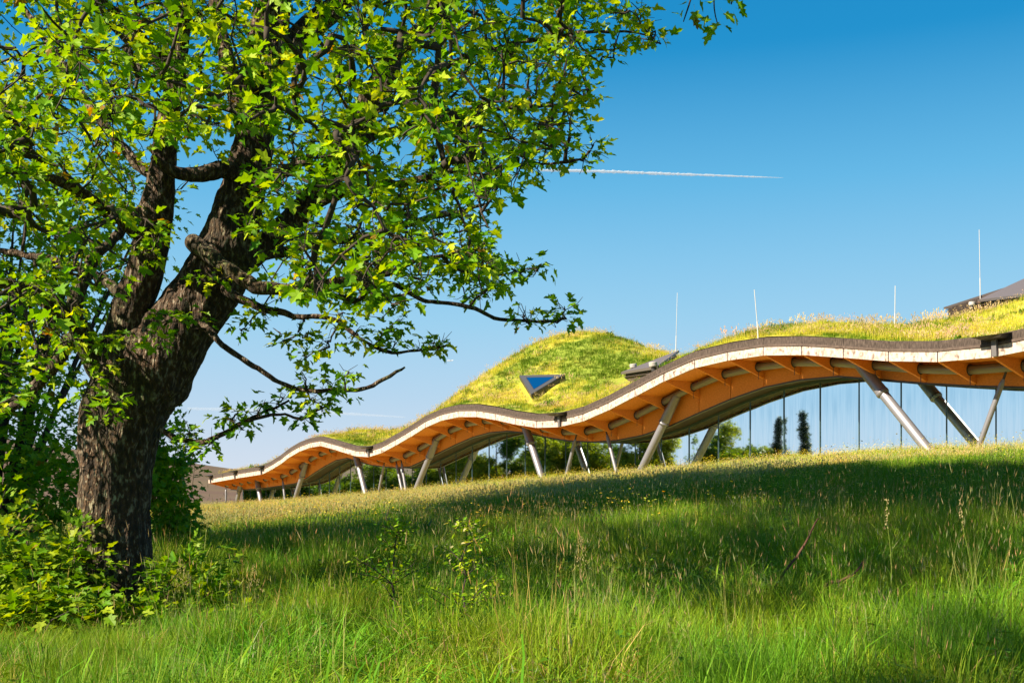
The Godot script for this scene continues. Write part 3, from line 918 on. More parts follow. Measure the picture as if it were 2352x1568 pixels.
func make_sycamore() -> void:
	var root := at(268, 1405, 12.0)
	root.y = gh(root.x, root.z)
	var tree := thing("sycamore_tree", root, "big leaning sycamore with dark lichen-flecked trunk filling the near left", "tree")
	var nodes := PackedVector3Array()
	var spec := [
		# trunk first, then limbs: [px, py, depth, width]
		[[268, 1450, 12.0, 232], [266, 1400, 12.0, 206], [262, 1300, 12.0, 188], [260, 1180, 12.0, 182], [264, 1090, 12.0, 184], [274, 1000, 12.0, 194], [300, 915, 12.0, 214], [346, 850, 12.0, 228], [392, 790, 12.0, 190], [440, 720, 12.0, 168], [492, 635, 12.0, 156], [536, 530, 12.0, 142], [560, 430, 12.0, 116], [586, 310, 12.0, 96], [612, 170, 12.0, 92], [632, 40, 12.1, 86], [650, -120, 12.2, 74], [690, -420, 12.4, 48], [720, -760, 12.6, 18]],
		[[258, 905, 11.95, 92], [262, 840, 11.95, 92], [284, 760, 11.9, 84], [316, 670, 11.9, 84], [346, 570, 11.8, 78], [362, 470, 11.7, 74], [372, 380, 11.6, 56], [388, 270, 11.4, 46], [410, 120, 11.2, 38], [430, -80, 11.0, 30], [450, -350, 10.8, 14]],
		[[240, 868, 11.9, 66], [206, 800, 11.7, 54], [166, 738, 11.5, 46], [110, 694, 11.3, 38], [40, 660, 11.0, 28], [-60, 640, 10.7, 22], [-220, 600, 10.4, 12]],
		[[168, 742, 11.5, 40], [172, 690, 11.6, 34], [220, 590, 11.9, 28], [262, 545, 12.2, 24], [330, 470, 12.6, 18], [380, 430, 12.8, 12]],
		[[178, 760, 11.6, 34], [150, 800, 11.9, 28], [90, 880, 12.3, 24], [20, 935, 12.6, 18], [-60, 960, 12.8, 10]],
		[[512, 640, 12.1, 66], [590, 575, 12.3, 60], [670, 505, 12.4, 56], [735, 440, 12.4, 54], [790, 345, 12.4, 54], [850, 235, 12.4, 58], [905, 140, 12.3, 46], [975, 60, 12.2, 36], [1060, -30, 12.1, 24], [1150, -120, 12.0, 12]],
		[[628, 150, 12.1, 62], [680, 90, 12.3, 58], [735, 45, 12.4, 52], [800, -10, 12.5, 44], [900, -110, 12.7, 30], [1020, -260, 12.8, 14]],
		[[560, 420, 12.0, 46], [520, 390, 11.7, 40], [460, 400, 11.5, 36], [400, 395, 11.4, 28], [350, 360, 11.2, 18]],
		[[590, 260, 12.0, 60], [580, 170, 11.8, 54], [600, 70, 11.6, 52], [625, -40, 11.4, 44], [650, -260, 11.1, 20]],
		[[560, 290, 12.0, 44], [530, 170, 12.2, 38], [505, 60, 12.4, 34], [480, -90, 12.6, 24], [460, -300, 12.8, 10]],
		[[470, 590, 11.7, 36], [446, 560, 11.5, 38], [466, 574, 11.3, 36], [520, 612, 11.1, 30], [580, 652, 11.0, 30], [660, 662, 10.9, 27], [740, 652, 10.8, 22], [830, 634, 10.7, 22], [890, 622, 10.6, 16], [960, 600, 10.6, 10], [1060, 580, 10.6, 6]],
		[[830, 634, 10.7, 14], [900, 650, 10.8, 12], [985, 692, 10.9, 10], [1080, 700, 11.0, 9], [1160, 732, 11.1, 8], [1240, 742, 11.2, 7], [1300, 730, 11.2, 4]],
		[[450, 735, 11.7, 16], [480, 760, 11.3, 16], [510, 790, 11.2, 14], [600, 852, 11.1, 12], [690, 892, 11.0, 11], [760, 900, 11.0, 10], [830, 890, 11.0, 9], [900, 865, 11.0, 8], [930, 843, 11.0, 5]],
		[[370, 985, 11.6, 14], [420, 1008, 11.5, 14], [470, 1016, 11.4, 13], [520, 992, 11.3, 12], [570, 965, 11.3, 9], [640, 950, 11.3, 7], [700, 960, 11.3, 5], [760, 930, 11.3, 4]],
		[[540, 980, 11.3, 8], [600, 945, 11.35, 7], [664, 919, 11.4, 5]],
		[[500, 650, 11.8, 22], [560, 690, 11.6, 18], [650, 720, 11.5, 14], [760, 735, 11.4, 10], [870, 800, 11.3, 8], [960, 806, 11.3, 6], [1035, 790, 11.3, 4]],
		[[600, 590, 12.4, 26], [720, 560, 12.9, 20], [850, 540, 13.3, 16], [990, 500, 13.6, 12], [1120, 470, 13.8, 7]],
		[[700, 480, 12.4, 26], [800, 440, 11.9, 20], [920, 420, 11.5, 16], [1050, 390, 11.2, 12], [1180, 380, 11.0, 8], [1340, 370, 10.9, 4]],
		[[800, 330, 12.4, 26], [900, 300, 12.7, 20], [1020, 270, 13.0, 16], [1160, 250, 13.2, 10], [1330, 240, 13.3, 5]],
		[[870, 200, 12.4, 24], [980, 170, 11.9, 18], [1100, 120, 11.5, 14], [1240, 90, 11.2, 10], [1380, 70, 11.0, 6], [1510, 80, 10.9, 4]],
		[[350, 560, 11.8, 34], [270, 500, 11.2, 28], [180, 440, 10.8, 24], [80, 400, 10.4, 20], [-60, 380, 10.0, 14], [-220, 330, 9.7, 8]],
		[[366, 420, 11.6, 30], [290, 350, 12.0, 24], [210, 250, 12.4, 20], [130, 130, 12.8, 16], [40, 0, 13.2, 10], [-100, -160, 13.6, 6]],
		[[300, 700, 11.9, 26], [230, 640, 12.6, 22], [130, 600, 13.2, 18], [20, 580, 13.6, 14], [-140, 540, 14.0, 8]],
		[[400, 150, 11.2, 24], [330, 90, 10.7, 20], [250, 20, 10.3, 16], [140, -60, 10.0, 10], [0, -160, 9.7, 6]],
		[[560, 440, 12.0, 30], [640, 400, 11.2, 24], [720, 350, 10.6, 18], [820, 290, 10.2, 12], [940, 220, 9.9, 6]],
		[[540, 500, 12.0, 28], [560, 470, 12.9, 22], [600, 430, 13.8, 18], [680, 380, 14.6, 12], [780, 300, 15.2, 6]],
	]
	for li in spec.size():
		var q := []
		for e in spec[li]: q.append([at(e[0], e[1], e[2]), e[3] * .5 / F * e[2]])
		var pr: Array
		if li == 0:
			q[0][0].y = root.y - .25
			for e in q: e[1] *= .87
			pr = smooth_path(q, .026, 0.0)
			part("trunk", bark_tube(pr[0], pr[1], 128, .034, true).mesh(M.bark, true), tree)
		else:
			pr = smooth_path(q, .05, .04 if q[0][1] < .1 else .02)
			part("limb", bark_tube(pr[0], pr[1], 44 if q[0][1] > .12 else (20 if q[0][1] > .05 else 10), minf(.014, q[0][1] * .12)).mesh(M.bark, true), tree)
		var acc := 0.0
		var skip := 0.0
		for i in range(1, pr[0].size()):
			acc += pr[0][i].distance_to(pr[0][i - 1]); skip += pr[0][i].distance_to(pr[0][i - 1])
			if acc > .2 and (li > 0 or pr[0][i].y > 5.2):
				nodes.append(pr[0][i]); acc = 0.0
	# clusters of foliage to reach
	var right := PackedVector2Array([Vector2(560, -1150), Vector2(1050, -1100), Vector2(1200, -700), Vector2(1340, -300), Vector2(1420, -60), Vector2(1505, 75), Vector2(1420, 140), Vector2(1370, 200), Vector2(1330, 270), Vector2(1320, 340), Vector2(1250, 400), Vector2(1190, 460), Vector2(1120, 510), Vector2(1150, 570), Vector2(1210, 610), Vector2(1180, 660), Vector2(1080, 690), Vector2(960, 690), Vector2(860, 720), Vector2(740, 720), Vector2(640, 690), Vector2(600, 600), Vector2(560, 400)])
	var left := PackedVector2Array([Vector2(560, -1150), Vector2(560, 300), Vector2(470, 420), Vector2(400, 480), Vector2(330, 560), Vector2(260, 660), Vector2(200, 740), Vector2(120, 860), Vector2(0, 960), Vector2(-250, 960), Vector2(-420, 600), Vector2(-400, 0), Vector2(-200, -700), Vector2(200, -1100)])
	var goals := []
	var tries := 0
	while goals.size() < 2550 and tries < 40000:
		tries += 1
		var x := R(-420, 1520); var y := R(-1150, 960)
		if not (inside(right, x, y) or inside(left, x, y)): continue
		var n := noise2.get_noise_2d(x * .32, y * .32)
		if n < -.22 and rng.randf() < .75: continue
		if x > 300 and x < 560 and y > 330 and rng.randf() < .8: continue
		if y < -120 and rng.randf() < .5: continue
		if x < 560 and y > 500 and rng.randf() < .4: continue
		var edge := clampf((x - 1000.0) / 500.0, 0.0, 1.0)
		goals.append(at(x, y, clampf(11.5 + gauss() * (2.5 - edge * 1.5), 7.5, 16.5)))
	for e in [[690, 955, 11.3], [735, 945, 11.3], [600, 925, 11.3], [540, 945, 11.3], [560, 985, 11.4], [520, 960, 11.3], [440, 990, 11.5], [460, 1010, 11.4], [640, 925, 11.4], [770, 885, 11.0], [800, 860, 11.0], [740, 930, 11.1], [690, 870, 11.0], [1010, 795, 11.3], [980, 800, 11.3], [900, 790, 11.3], [1205, 715, 11.2], [1215, 735, 11.2], [1285, 715, 11.2], [1300, 730, 11.2], [1340, 370, 10.9], [1360, 330, 10.9], [1500, 90, 10.9], [1230, 610, 10.8], [1180, 620, 10.8],
		[370, 530, 10.6], [350, 590, 10.6], [300, 790, 11.0], [360, 790, 10.9], [250, 780, 11.2], [240, 830, 11.2], [380, 740, 10.9], [230, 960, 11.1], [190, 900, 11.2], [260, 930, 11.0], [440, 740, 11.0], [590, 460, 10.8], [570, 530, 10.9], [480, 640, 10.9], [700, 820, 11.2], [640, 780, 11.3], [560, 760, 11.3], [760, 780, 11.3], [820, 760, 11.2], [700, 760, 11.4], [850, 800, 11.2], [600, 720, 11.4], [780, 720, 11.5], [900, 740, 11.4]]:
		for k in 2: goals.append(at(e[0] + gauss() * 8, e[1] + gauss() * 8, e[2] + gauss() * .12))
	var order := []
	for i in goals.size():
		var best := 1e9
		for j in range(0, nodes.size(), 2): best = minf(best, nodes[j].distance_squared_to(goals[i]))
		order.append([best, i])
	order.sort_custom(func(a, b): return a[0] < b[0])
	# twigs: each reaches for its cluster from the nearest wood, so they fork as branches do
	var owner := PackedInt32Array()
	owner.resize(nodes.size()); owner.fill(-1)
	var twigs := []
	var desc := []
	var up := []
	for o in order:
		var g: Vector3 = goals[o[1]]
		var bi := 0; var best := 1e9
		for j in nodes.size():
			var dd := nodes[j].distance_squared_to(g)
			if dd < best: best = dd; bi = j
		var a := nodes[bi]
		var ln := sqrt(best)
		var mid := a.lerp(g, .5) + Vector3(gauss(), gauss() * .6 + .5, gauss()) * ln * .12
		var pts := PackedVector3Array()
		var steps := maxi(3, int(ln / .16))
		for k in steps + 1:
			var t := float(k) / steps
			var p := a.lerp(mid, t).lerp(mid.lerp(g, t), t)
			if k > 0 and k < steps: p += Vector3(gauss(), gauss(), gauss()) * .018
			pts.append(p)
		var id := twigs.size()
		twigs.append(pts); desc.append(1); up.append(owner[bi])
		for k in range(2, steps + 1):
			nodes.append(pts[k]); owner.append(id)
		var q: int = owner[bi]
		while q >= 0:
			desc[q] += 1
			q = up[q]
	var fine := MB.new()
	var leaf_tr := []; var leaf_cols := []
	for i in twigs.size():
		var pts: PackedVector3Array = twigs[i]
		var r0 := .0045 + .0050 * sqrt(float(desc[i]))
		var rr := PackedFloat32Array()
		for k in pts.size(): rr.append(lerpf(r0, maxf(.003, r0 * .45), float(k) / (pts.size() - 1)))
		if desc[i] >= 5:
			var mb := MB.new()
			mb.tube(pts, rr, 7)
			part("branch", mb.mesh(M.twig, true), tree)
		else:
			fine.tube(pts, rr, 4, Color.WHITE, false)
		# leaves in opposite pairs along the outer end
		var young := Color(1.35, 1.12, .9) if rng.randf() < .22 else (Color(.72, .85, 1.0) if rng.randf() < .35 else Color(1, 1, 1))
		var n := rng.randi_range(7, 14)
		for k in n:
			var u := 1.0 - .55 * pow(rng.randf(), 1.4)
			var fi := u * (pts.size() - 1)
			var p := pts[int(fi)].lerp(pts[mini(int(fi) + 1, pts.size() - 1)], fi - int(fi))
			var out := Vector3(R(-1, 1), R(-.3, .5), R(-1, 1)).normalized()
			leaf_tr.append(leaf_at(p + out * R(.02, .14), out, R(.05, .12)))
			leaf_cols.append(leaf_color() * young)
		for k in 3:
			var f := R(.2, .95) * (pts.size() - 1)
			var a := pts[int(f)]
			var dir := (pts[mini(int(f) + 1, pts.size() - 1)] - a).normalized()
			var e := a + (dir * R(.2, 1) + Vector3(gauss(), gauss() * .6 + .2, gauss()) * .5).normalized() * R(.06, .24)
			fine.tube(PackedVector3Array([a, a.lerp(e, .5) + Vector3(gauss(), gauss(), gauss()) * .025, e]), PackedFloat32Array([.0045, .0035, .002]), 4, Color.WHITE, false)
	part("twigs", fine.mesh(M.twig), tree, "stuff")
	# the 300 leaves that show largest are parts of their own
	var ranked := []
	for i in leaf_tr.size():
		var t: Transform3D = leaf_tr[i]
		var p := t.origin
		if absf(p.x / -p.z) < .455 and (p.y - EYE) / -p.z < .44: ranked.append([t.basis.y.length() / -p.z, i])
	ranked.sort_custom(func(a, b): return a[0] > b[0])
	var single := {}
	for k in mini(300, ranked.size()): single[ranked[k][1]] = true
	var rest := []; var rest_c := []
	var tints := []
	for k in 6:
		var m: StandardMaterial3D = M.leaf.duplicate()
		var c := leaf_color()
		m.albedo_color = lin(c.r, c.g, c.b)
		tints.append(m)
	for i in leaf_tr.size():
		if single.has(i):
			var o := part("leaf", leaf_mesh, tree)
			o.transform = Transform3D(leaf_tr[i].basis, leaf_tr[i].origin - tree.position)
			o.material_override = tints[i % 6]
		else:
			rest.append(leaf_tr[i]); rest_c.append(leaf_cols[i])
	var forms := [leaf_mesh, lobed_leaf(.72, .75, .45, .9), lobed_leaf(1.1, -.25, .6, .8), lobed_leaf(.9, .4, -.2, 1.0)]
	for v in 4:
		var tr := []; var cs := []
		for i in range(v, rest.size(), 4):
			tr.append(rest[i]); cs.append(rest_c[i])
		scatter("crown" if v == 0 else "crown_%03d" % v, forms[v], tr, cs, tree)
	print("sycamore leaves ", leaf_tr.size(), " twigs ", twigs.size())

func hanging_spray() -> void:
	# the end of a bough of another tree that hangs into the top of the view
	var t := thing("hanging_branch", at(1640, -120, 9.5), "dark leafy branch tip hanging into the top edge over open sky", "branch")
	var mb := MB.new()
	var tr := []; var cs := []
	for e in [[[1700, -260], [1660, -120], [1640, 0], [1650, 60]], [[1690, -200], [1610, -60], [1580, 20], [1570, 50]], [[1670, -150], [1690, -60], [1680, 10]]]:
		var q := []
		for k in e.size(): q.append([at(e[k][0], e[k][1], 9.5 + k * .05), .012 - .0025 * k])
		var pr := smooth_path(q, .05, .01)
		mb.tube(pr[0], pr[1], 6)
		for p in pr[0]:
			if rng.randf() < .85:
				for z in 2:
					var out := Vector3(R(-1, 1), R(-.7, .2), R(-1, 1)).normalized()
					tr.append(leaf_at(p + out * .05, out, R(.07, .12))); cs.append(leaf_color() * Color(.8, .9, 1))  # tint darkens these leaves a little, as shade put into their colour
	var hub := at(1645, -40, 9.5) + Vector3(-.70, .60, .39) * 2.6     # middle of an unseen leaf mass, added sunward to shade the tip
	mb.tube(PackedVector3Array([at(1690, -262, 9.5), hub + Vector3(.5, .3, 0), hub, hub + Vector3(-.9, .5, .2)]), PackedFloat32Array([.013, .02, .025, .03]), 7)
	for k in 520:
		var p := hub + Vector3(gauss(), gauss(), gauss()) * .36
		var out := Vector3(R(-1, 1), R(-.7, .2), R(-1, 1)).normalized()
		tr.append(leaf_at(p, out, R(.08, .13))); cs.append(leaf_color())
	part("twig", mb.mesh(M.twig, true), t)
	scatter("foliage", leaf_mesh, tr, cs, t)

func blob_tree(called: String, where: Vector3, h: float, r: float, low: float, n: int, col: Color, label: String, group: String, cone := false, trunk_r := .35) -> Node3D:
	var t := thing(called, where, label, "tree", group)
	var mb := MB.new()
	mb.tube(PackedVector3Array([where - Vector3(0, .4, 0), where + Vector3(.1, h * .35, 0), where + Vector3(0, h * .8, .1)]), PackedFloat32Array([trunk_r * 1.3, trunk_r, trunk_r * .35]), 10)
	for k in 5:
		var a := k * 1.9 + where.x; var y := h * (.3 + k * .1)
		mb.tube(PackedVector3Array([where + Vector3(0, y, 0), where + Vector3(cos(a) * r * .4, y + r * .25, sin(a) * r * .4), where + Vector3(cos(a) * r * .75, y + r * .6, sin(a) * r * .75)]), PackedFloat32Array([trunk_r * .5, trunk_r * .3, trunk_r * .1]), 7)
	part("trunk", mb.mesh(M.twig, true), t)
	var tr := []; var cs := []
	var lobes := []
	for k in 11:
		var a := R(0, TAU); var y := R(low, .95)
		var rad := sqrt(maxf(0.05, 1.0 - pow((y - .55) / .5, 2))) if not cone else (1.05 - y)
		lobes.append([Vector3(cos(a) * r * .6 * rad, h * y, sin(a) * r * .6 * rad), r * R(.38, .6) * (1.0 if not cone else rad + .15)])
	for i in n:
		var p: Vector3
		if cone:
			var y := low + (1.0 - low) * pow(rng.randf(), 1.3)
			var a := R(0, TAU); var rad := r * (1.03 - y) * sqrt(R(.1, 1)) * (.35 + 1.1 * absf(noise.get_noise_2d(y * 130.0 + where.z * 40.0, a * 22.0)) * 2.0)
			p = Vector3(cos(a) * rad, h * y - rad * .25, sin(a) * rad + (where.z + 88.0) * -.25 * y * y)
		else:
			var l: Array = lobes[i % lobes.size()]
			p = l[0] + Vector3(gauss(), gauss() * .7, gauss()) * l[1] * .55
		var sc := (R(.7, 1.3) * clampf(r / 4.0, .35, 1.3))
		var bs := Basis(Vector3(R(-1, 1), R(-1, 1), R(-1, 1)).normalized(), R(0, TAU)).scaled(Vector3(sc, sc, sc))
		tr.append(Transform3D(bs, where + p))
		var v := R(.7, 1.25)
		cs.append(Color(col.r * v, col.g * v, col.b * v))
	scatter("crown", clump, tr, cs, t)
	return t

func wood_tree(mb: MB, tr: Array, cs: Array, where: Vector3, h: float, r: float, col: Color) -> void:
	mb.tube(PackedVector3Array([where - Vector3(0, .4, 0), where + Vector3(.2, h * .4, 0), where + Vector3(0, h * .85, .1)]), PackedFloat32Array([.4, .3, .08]), 7)
	var lobes := []
	for k in 12:
		var a := R(0, TAU); var y := R(.1, .93)
		var rad := sqrt(maxf(0.08, 1.0 - pow((y - .45) / .6, 2)))
		lobes.append([Vector3(cos(a) * r * .65 * rad, h * y, sin(a) * r * .65 * rad), r * R(.3, .55)])
	for i in 300:
		var l: Array = lobes[i % 12]
		var p: Vector3 = where + l[0] + Vector3(gauss(), gauss() * .7, gauss()) * l[1] * .55
		if p.y < where.y: p.y = where.y + R(.2, 1.5)
		var sc := R(.7, 1.3) * .95
		tr.append(Transform3D(Basis(Vector3(R(-1, 1), R(-1, 1), R(-1, 1)).normalized(), R(0, TAU)).scaled(Vector3(sc, sc, sc)), p))
		var v := R(.7, 1.25)
		cs.append(Color(col.r * v, col.g * v, col.b * v))

func ground_at(x: float, z: float) -> Vector3:
	return Vector3(x, gh(x, z), z)

func bushy(called: String, boxes: Array, n: int, s0: float, s1: float, m: Mesh, label: String, cat: String, tint: Color, stems := 14, group := "") -> Node3D:
	# shrub: stems from the ground into ellipsoid lobes [px, py, d, rx, ry, rz], leaves round each
	var c := at(boxes[0][0], boxes[0][1], boxes[0][2])
	c.y = gh(c.x, c.z)
	var t := thing(called, c, label, cat, group)
	var mb := MB.new()
	var tr := []; var cs := []
	for b in boxes:
		var o := at(b[0], b[1], b[2])
		var foot := Vector3(o.x + R(-.2, .2), 0, o.z + R(-.2, .2))
		if stems < 6: foot = c + Vector3(-.6, 0, 0)
		foot.y = gh(foot.x, foot.z) - .05
		for k in stems:
			var e := o + Vector3(gauss() * b[3], gauss() * b[4], gauss() * b[5]) * .6
			var f2 := foot + Vector3(gauss(), 0, gauss()) * .12
			var mid := f2.lerp(e, .5) + Vector3(gauss() * .08, .08, gauss() * .08)
			mb.tube(PackedVector3Array([f2, mid, e]), PackedFloat32Array([.009, .006, .003] if stems > 5 else [.09, .05, .012]), 5, Color.WHITE, false)
			for j in n / stems:
				var p := mid.lerp(e, R(.1, 1.15)) + Vector3(gauss() * b[3], gauss() * b[4], gauss() * b[5]) * .22
				if stems < 6: p = o + Vector3(gauss() * b[3], gauss() * b[4], gauss() * b[5]) * .62
				if p.y < gh(p.x, p.z) + .03: continue
				var out := (p - o + Vector3(0, .05, .05)).normalized()
				tr.append(leaf_at(p, out, R(s0, s1)))
				var lc := leaf_color()
				cs.append(lc * tint)
	part("stems", mb.mesh(M.twig, true), t, "stuff")
	scatter("foliage", m, tr, cs, t)
	return t

func make_trees() -> void:
	make_sycamore()
	hanging_spray()
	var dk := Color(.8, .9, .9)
	# shrubs and saplings around the foot of the trunk
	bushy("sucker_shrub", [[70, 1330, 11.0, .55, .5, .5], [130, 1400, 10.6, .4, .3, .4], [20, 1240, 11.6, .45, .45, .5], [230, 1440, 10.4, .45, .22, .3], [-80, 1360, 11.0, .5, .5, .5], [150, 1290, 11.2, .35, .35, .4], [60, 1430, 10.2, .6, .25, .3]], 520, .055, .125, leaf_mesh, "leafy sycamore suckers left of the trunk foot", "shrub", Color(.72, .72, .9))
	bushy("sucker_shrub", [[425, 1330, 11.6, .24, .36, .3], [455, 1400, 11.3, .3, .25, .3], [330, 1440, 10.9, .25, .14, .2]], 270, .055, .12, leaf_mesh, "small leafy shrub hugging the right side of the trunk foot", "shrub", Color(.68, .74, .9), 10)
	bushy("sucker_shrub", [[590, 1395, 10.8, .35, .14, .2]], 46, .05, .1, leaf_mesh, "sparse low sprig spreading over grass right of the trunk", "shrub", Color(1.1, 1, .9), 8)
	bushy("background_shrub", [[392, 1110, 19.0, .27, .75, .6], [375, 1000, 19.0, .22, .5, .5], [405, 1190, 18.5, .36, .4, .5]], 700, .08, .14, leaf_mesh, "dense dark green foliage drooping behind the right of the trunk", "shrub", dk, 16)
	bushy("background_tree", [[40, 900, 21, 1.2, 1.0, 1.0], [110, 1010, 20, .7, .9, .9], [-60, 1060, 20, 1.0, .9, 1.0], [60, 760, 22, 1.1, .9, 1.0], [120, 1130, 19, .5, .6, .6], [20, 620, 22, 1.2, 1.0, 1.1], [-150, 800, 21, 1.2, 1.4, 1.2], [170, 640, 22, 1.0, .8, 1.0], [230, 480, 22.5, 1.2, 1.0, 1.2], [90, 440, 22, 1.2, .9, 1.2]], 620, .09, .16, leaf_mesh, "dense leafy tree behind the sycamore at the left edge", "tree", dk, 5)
	# tall trees off to the left that throw the shade over the slope
	var shade := [[-18.5, -15, 31, 5.4, .2], [-22, -22.5, 31, 4.8, .64], [-25.5, -29.5, 31, 4.2, .8], [-17, -8, 31, 4.6, .7], [-12, 2.4, 16, 2.2, .45]]
	for i in shade.size():
		var q: Array = shade[i]
		blob_tree("shade_tree", ground_at(q[0], q[1]), q[2], q[3], q[4], 640 if q[0] < -15 else 75, Color(.07, .14, .015), "tall leafy tree outside the view whose shadow lies over the slope", "trees that shade the slope")
	# the wood and two spires that the glass mirrors
	var wood := thing("mirrored_woodland", ground_at(-106, -140), "mixed green wood across the valley, seen mirrored low in the glass front", "woodland")
	wood.set_meta("kind", "stuff")
	var wm := MB.new(); var wt := []; var wc := []
	for i in 46:
		var z := -91.0 - i * 2.7 + R(-1.6, 1.6)
		var x := -106.0 + R(-8, 8) - maxf(0.0, -z - 150.0) * .1
		var hh := R(12, 18) if i < 26 else R(8, 12)
		wood_tree(wm, wt, wc, ground_at(x, z), hh, R(3.2, 4.8), Color(.09, .18, .015).lerp(Color(.32, .38, .03), pow(rng.randf(), 1.3)))
	for e in [[-104, -78, 5.5, 2.6], [-104, -73, 4.8, 2.2], [-103, -81.5, 4.5, 2.5], [-104, -69, 4.0, 2.0], [-104, -87, 7.0, 2.8]]:
		wood_tree(wm, wt, wc, ground_at(e[0], e[1]), e[2], e[3], Color(.06, .12, .015))
	part("trunks", wm.mesh(M.twig), wood, "stuff")
	scatter("crowns", clump, wt, wc, wood)
	blob_tree("mirrored_conifer", ground_at(-104, -89.5), 18.0, 2.3, .03, 420, Color(.03, .055, .015), "narrow dark conifer mirrored in the glass, nearer the wood of the two", "", true, .2)
	blob_tree("mirrored_conifer", ground_at(-104, -85), 18.5, 2.5, .03, 420, Color(.03, .055, .015), "narrow dark conifer mirrored in the glass, standing apart against open sky", "", true, .2)

func make_small_things() -> void:
	# dark spiny saplings
	for e in [[900, 1560, 9.2, 1.25, "dark thin thorny sapling, left of the two standing in the foreground grass"], [1066, 1560, 9.0, 1.15, "thorny sapling with pale flower tips, right of the two in foreground grass"]]:
		var p := at(e[0], e[1], e[2]); p.y = gh(p.x, p.z)
		var t := thing("thorn_sapling", p, e[4], "sapling", "thorn saplings in the foreground grass")
		var h: float = e[3]
		var stem := MB.new()
		var tr := []; var cs := []
		var pts := PackedVector3Array(); var rr := PackedFloat32Array()
		for i in 10:
			pts.append(p + Vector3(noise.get_noise_1d(i * 70.0 + e[0]) * .1, h * i / 9.0, noise.get_noise_1d(i * 60.0) * .08)); rr.append(.012 - .001 * i)
		stem.tube(pts, rr, 7)
		part("stem", stem.mesh(M.twig, true), t)
		for k in 20:
			var u := R(.25, .95)
			var b := pts[int(u * 9)]
			var a := R(0, TAU)
			var tip := b + Vector3(cos(a), R(.3, .9), sin(a)) * (1.1 - u) * h * .45
			var mb := MB.new()
			mb.tube(PackedVector3Array([b, b.lerp(tip, .5) + Vector3(0, .02, 0), tip]), PackedFloat32Array([.006, .004, .002]), 5)
			part("branch", mb.mesh(M.twig, true), t)
			for j in 34:
				var q := b.lerp(tip, R(.1, 1.05)) + Vector3(gauss(), gauss(), gauss()) * .025
				tr.append(leaf_at(q, Vector3(R(-1, 1), R(-.2, .8), R(-1, 1)).normalized(), R(.028, .055)))
				var lc := leaf_color() * (Color(.7, .75, .9) if e[0] < 1000 else Color(1, .95, 1))
				if e[0] > 1000 and b.y > p.y + h * .6 and j % 4 == 0: lc = Color(.6, .55, .3)
				cs.append(lc)
		scatter("foliage", small_leaf, tr, cs, t)
	# dead sticks in the grass
	for e in [[[[1780, 1355], [1815, 1300], [1850, 1250], [1868, 1215], [1880, 1190]], 10.8, "reddish brown dead twig rising from grass right of centre, taller of two"], [[[1895, 1342], [1925, 1338], [1955, 1322], [1972, 1305], [1982, 1290]], 10.6, "short curved dead twig in the grass beside a taller one"]]:
		var q := []
		for k in e[0].size(): q.append([at(e[0][k][0], e[0][k][1], e[1]), .016 - .0022 * k])
		var low: Vector3 = q[0][0]
		var t := thing("dead_twig", low, e[2], "twig")
		q.insert(0, [Vector3(low.x - .12, gh(low.x, low.z) - .05, low.z), .012])
		var pr := smooth_path(q, .04, .03)
		var mb := MB.new()
		mb.tube(pr[0], pr[1], 8)
		part("stick", mb.mesh(M.dead_wood, true), t)
		for k in 5:
			var b: Vector3 = pr[0][int(pr[0].size() * (.35 + .12 * k))]
			mb = MB.new()
			mb.tube(PackedVector3Array([b, b + Vector3(R(-.05, .05), R(.02, .06), R(-.03, .03))]), PackedFloat32Array([.006, .003]), 6)
			part("stub", mb.mesh(M.dead_wood, true), t)
	flowering_stem(1360, 1480, 9.2, .78, 0, "feathery pale grass plume left of the slim stems in the foreground")
	flowering_stem(1470, 1520, 9.0, 1.05, 1, "tallest slim grass stem with narrow seed head near centre foreground")
	flowering_stem(1555, 1440, 10.2, .95, 1, "slim grass stem with drooping head just left of the dead twigs")
	flowering_stem(1640, 1470, 9.6, .7, 1, "short slim grass stem below the dead twig")
	flowering_stem(2030, 1500, 9.2, 1.0, 1, "slim pale grass stem right of the dead twigs")
	flowering_stem(2230, 1520, 9.0, 1.0, 1, "bent pale grass stem near the right edge")
	flowering_stem(590, 1540, 8.6, .6, 0, "feathery grass plume low beside the trunk")
	flowering_stem(430, 1530, 8.9, .65, 0, "feathery grass plume in front of the trunk foot")
	# broad dock leaves half way up the slope
	var p := at(968, 1240, 22.0); p.y = gh(p.x, p.z)
	var dock := thing("dock_plant", p, "dark broad-leaved plant standing above grass in the middle distance", "plant")
	for k in 7:
		var mb := MB.new()
		var a := k * .9
		blade(mb, p + Vector3(R(-.15, .15), 0, R(-.15, .15)), Vector3(cos(a), 0, sin(a)), R(.45, .75), .2, .4, Color(.05, .11, .015), Color(.07, .14, .02), 6)
		part("leaf", mb.mesh(M.leaf), dock)
	# pale wall far off to the left
	var mb := MB.new()
	var w0 := ground_at(-95, -150); var w1 := ground_at(-58, -150)
	mb.hexa([w0 + Vector3(0, -1, 0), w1 + Vector3(0, -1, 0), w1 + Vector3(0, -1, -.3), w0 + Vector3(0, -1, -.3), w0 + Vector3(0, .55, 0), w1 + Vector3(0, .55, 0), w1 + Vector3(0, .55, -.3), w0 + Vector3(0, .55, -.3)])
	tag(part("low_wall", mb.mesh(M.white_paint), self), "low pale wall in the valley glimpsed left of the trunk", "wall")
	# vapour trails and the aircraft
	trail([[1240, 391], [1310, 392], [1400, 394], [1500, 398], [1620, 402], [1730, 406], [1800, 408]], [1.8, 2.2, 2.2, 2.0, 1.7, 1.1, .1], "cloud_white", "bright narrow vapour trail across the open sky")
	trail([[430, 938], [600, 942], [760, 948], [930, 958]], [2.0, 3.5, 3.0, .6], "cloud_faint", "faint vapour trail low in the sky beyond the trunk")
	var c := at(1033, 828, 3800)
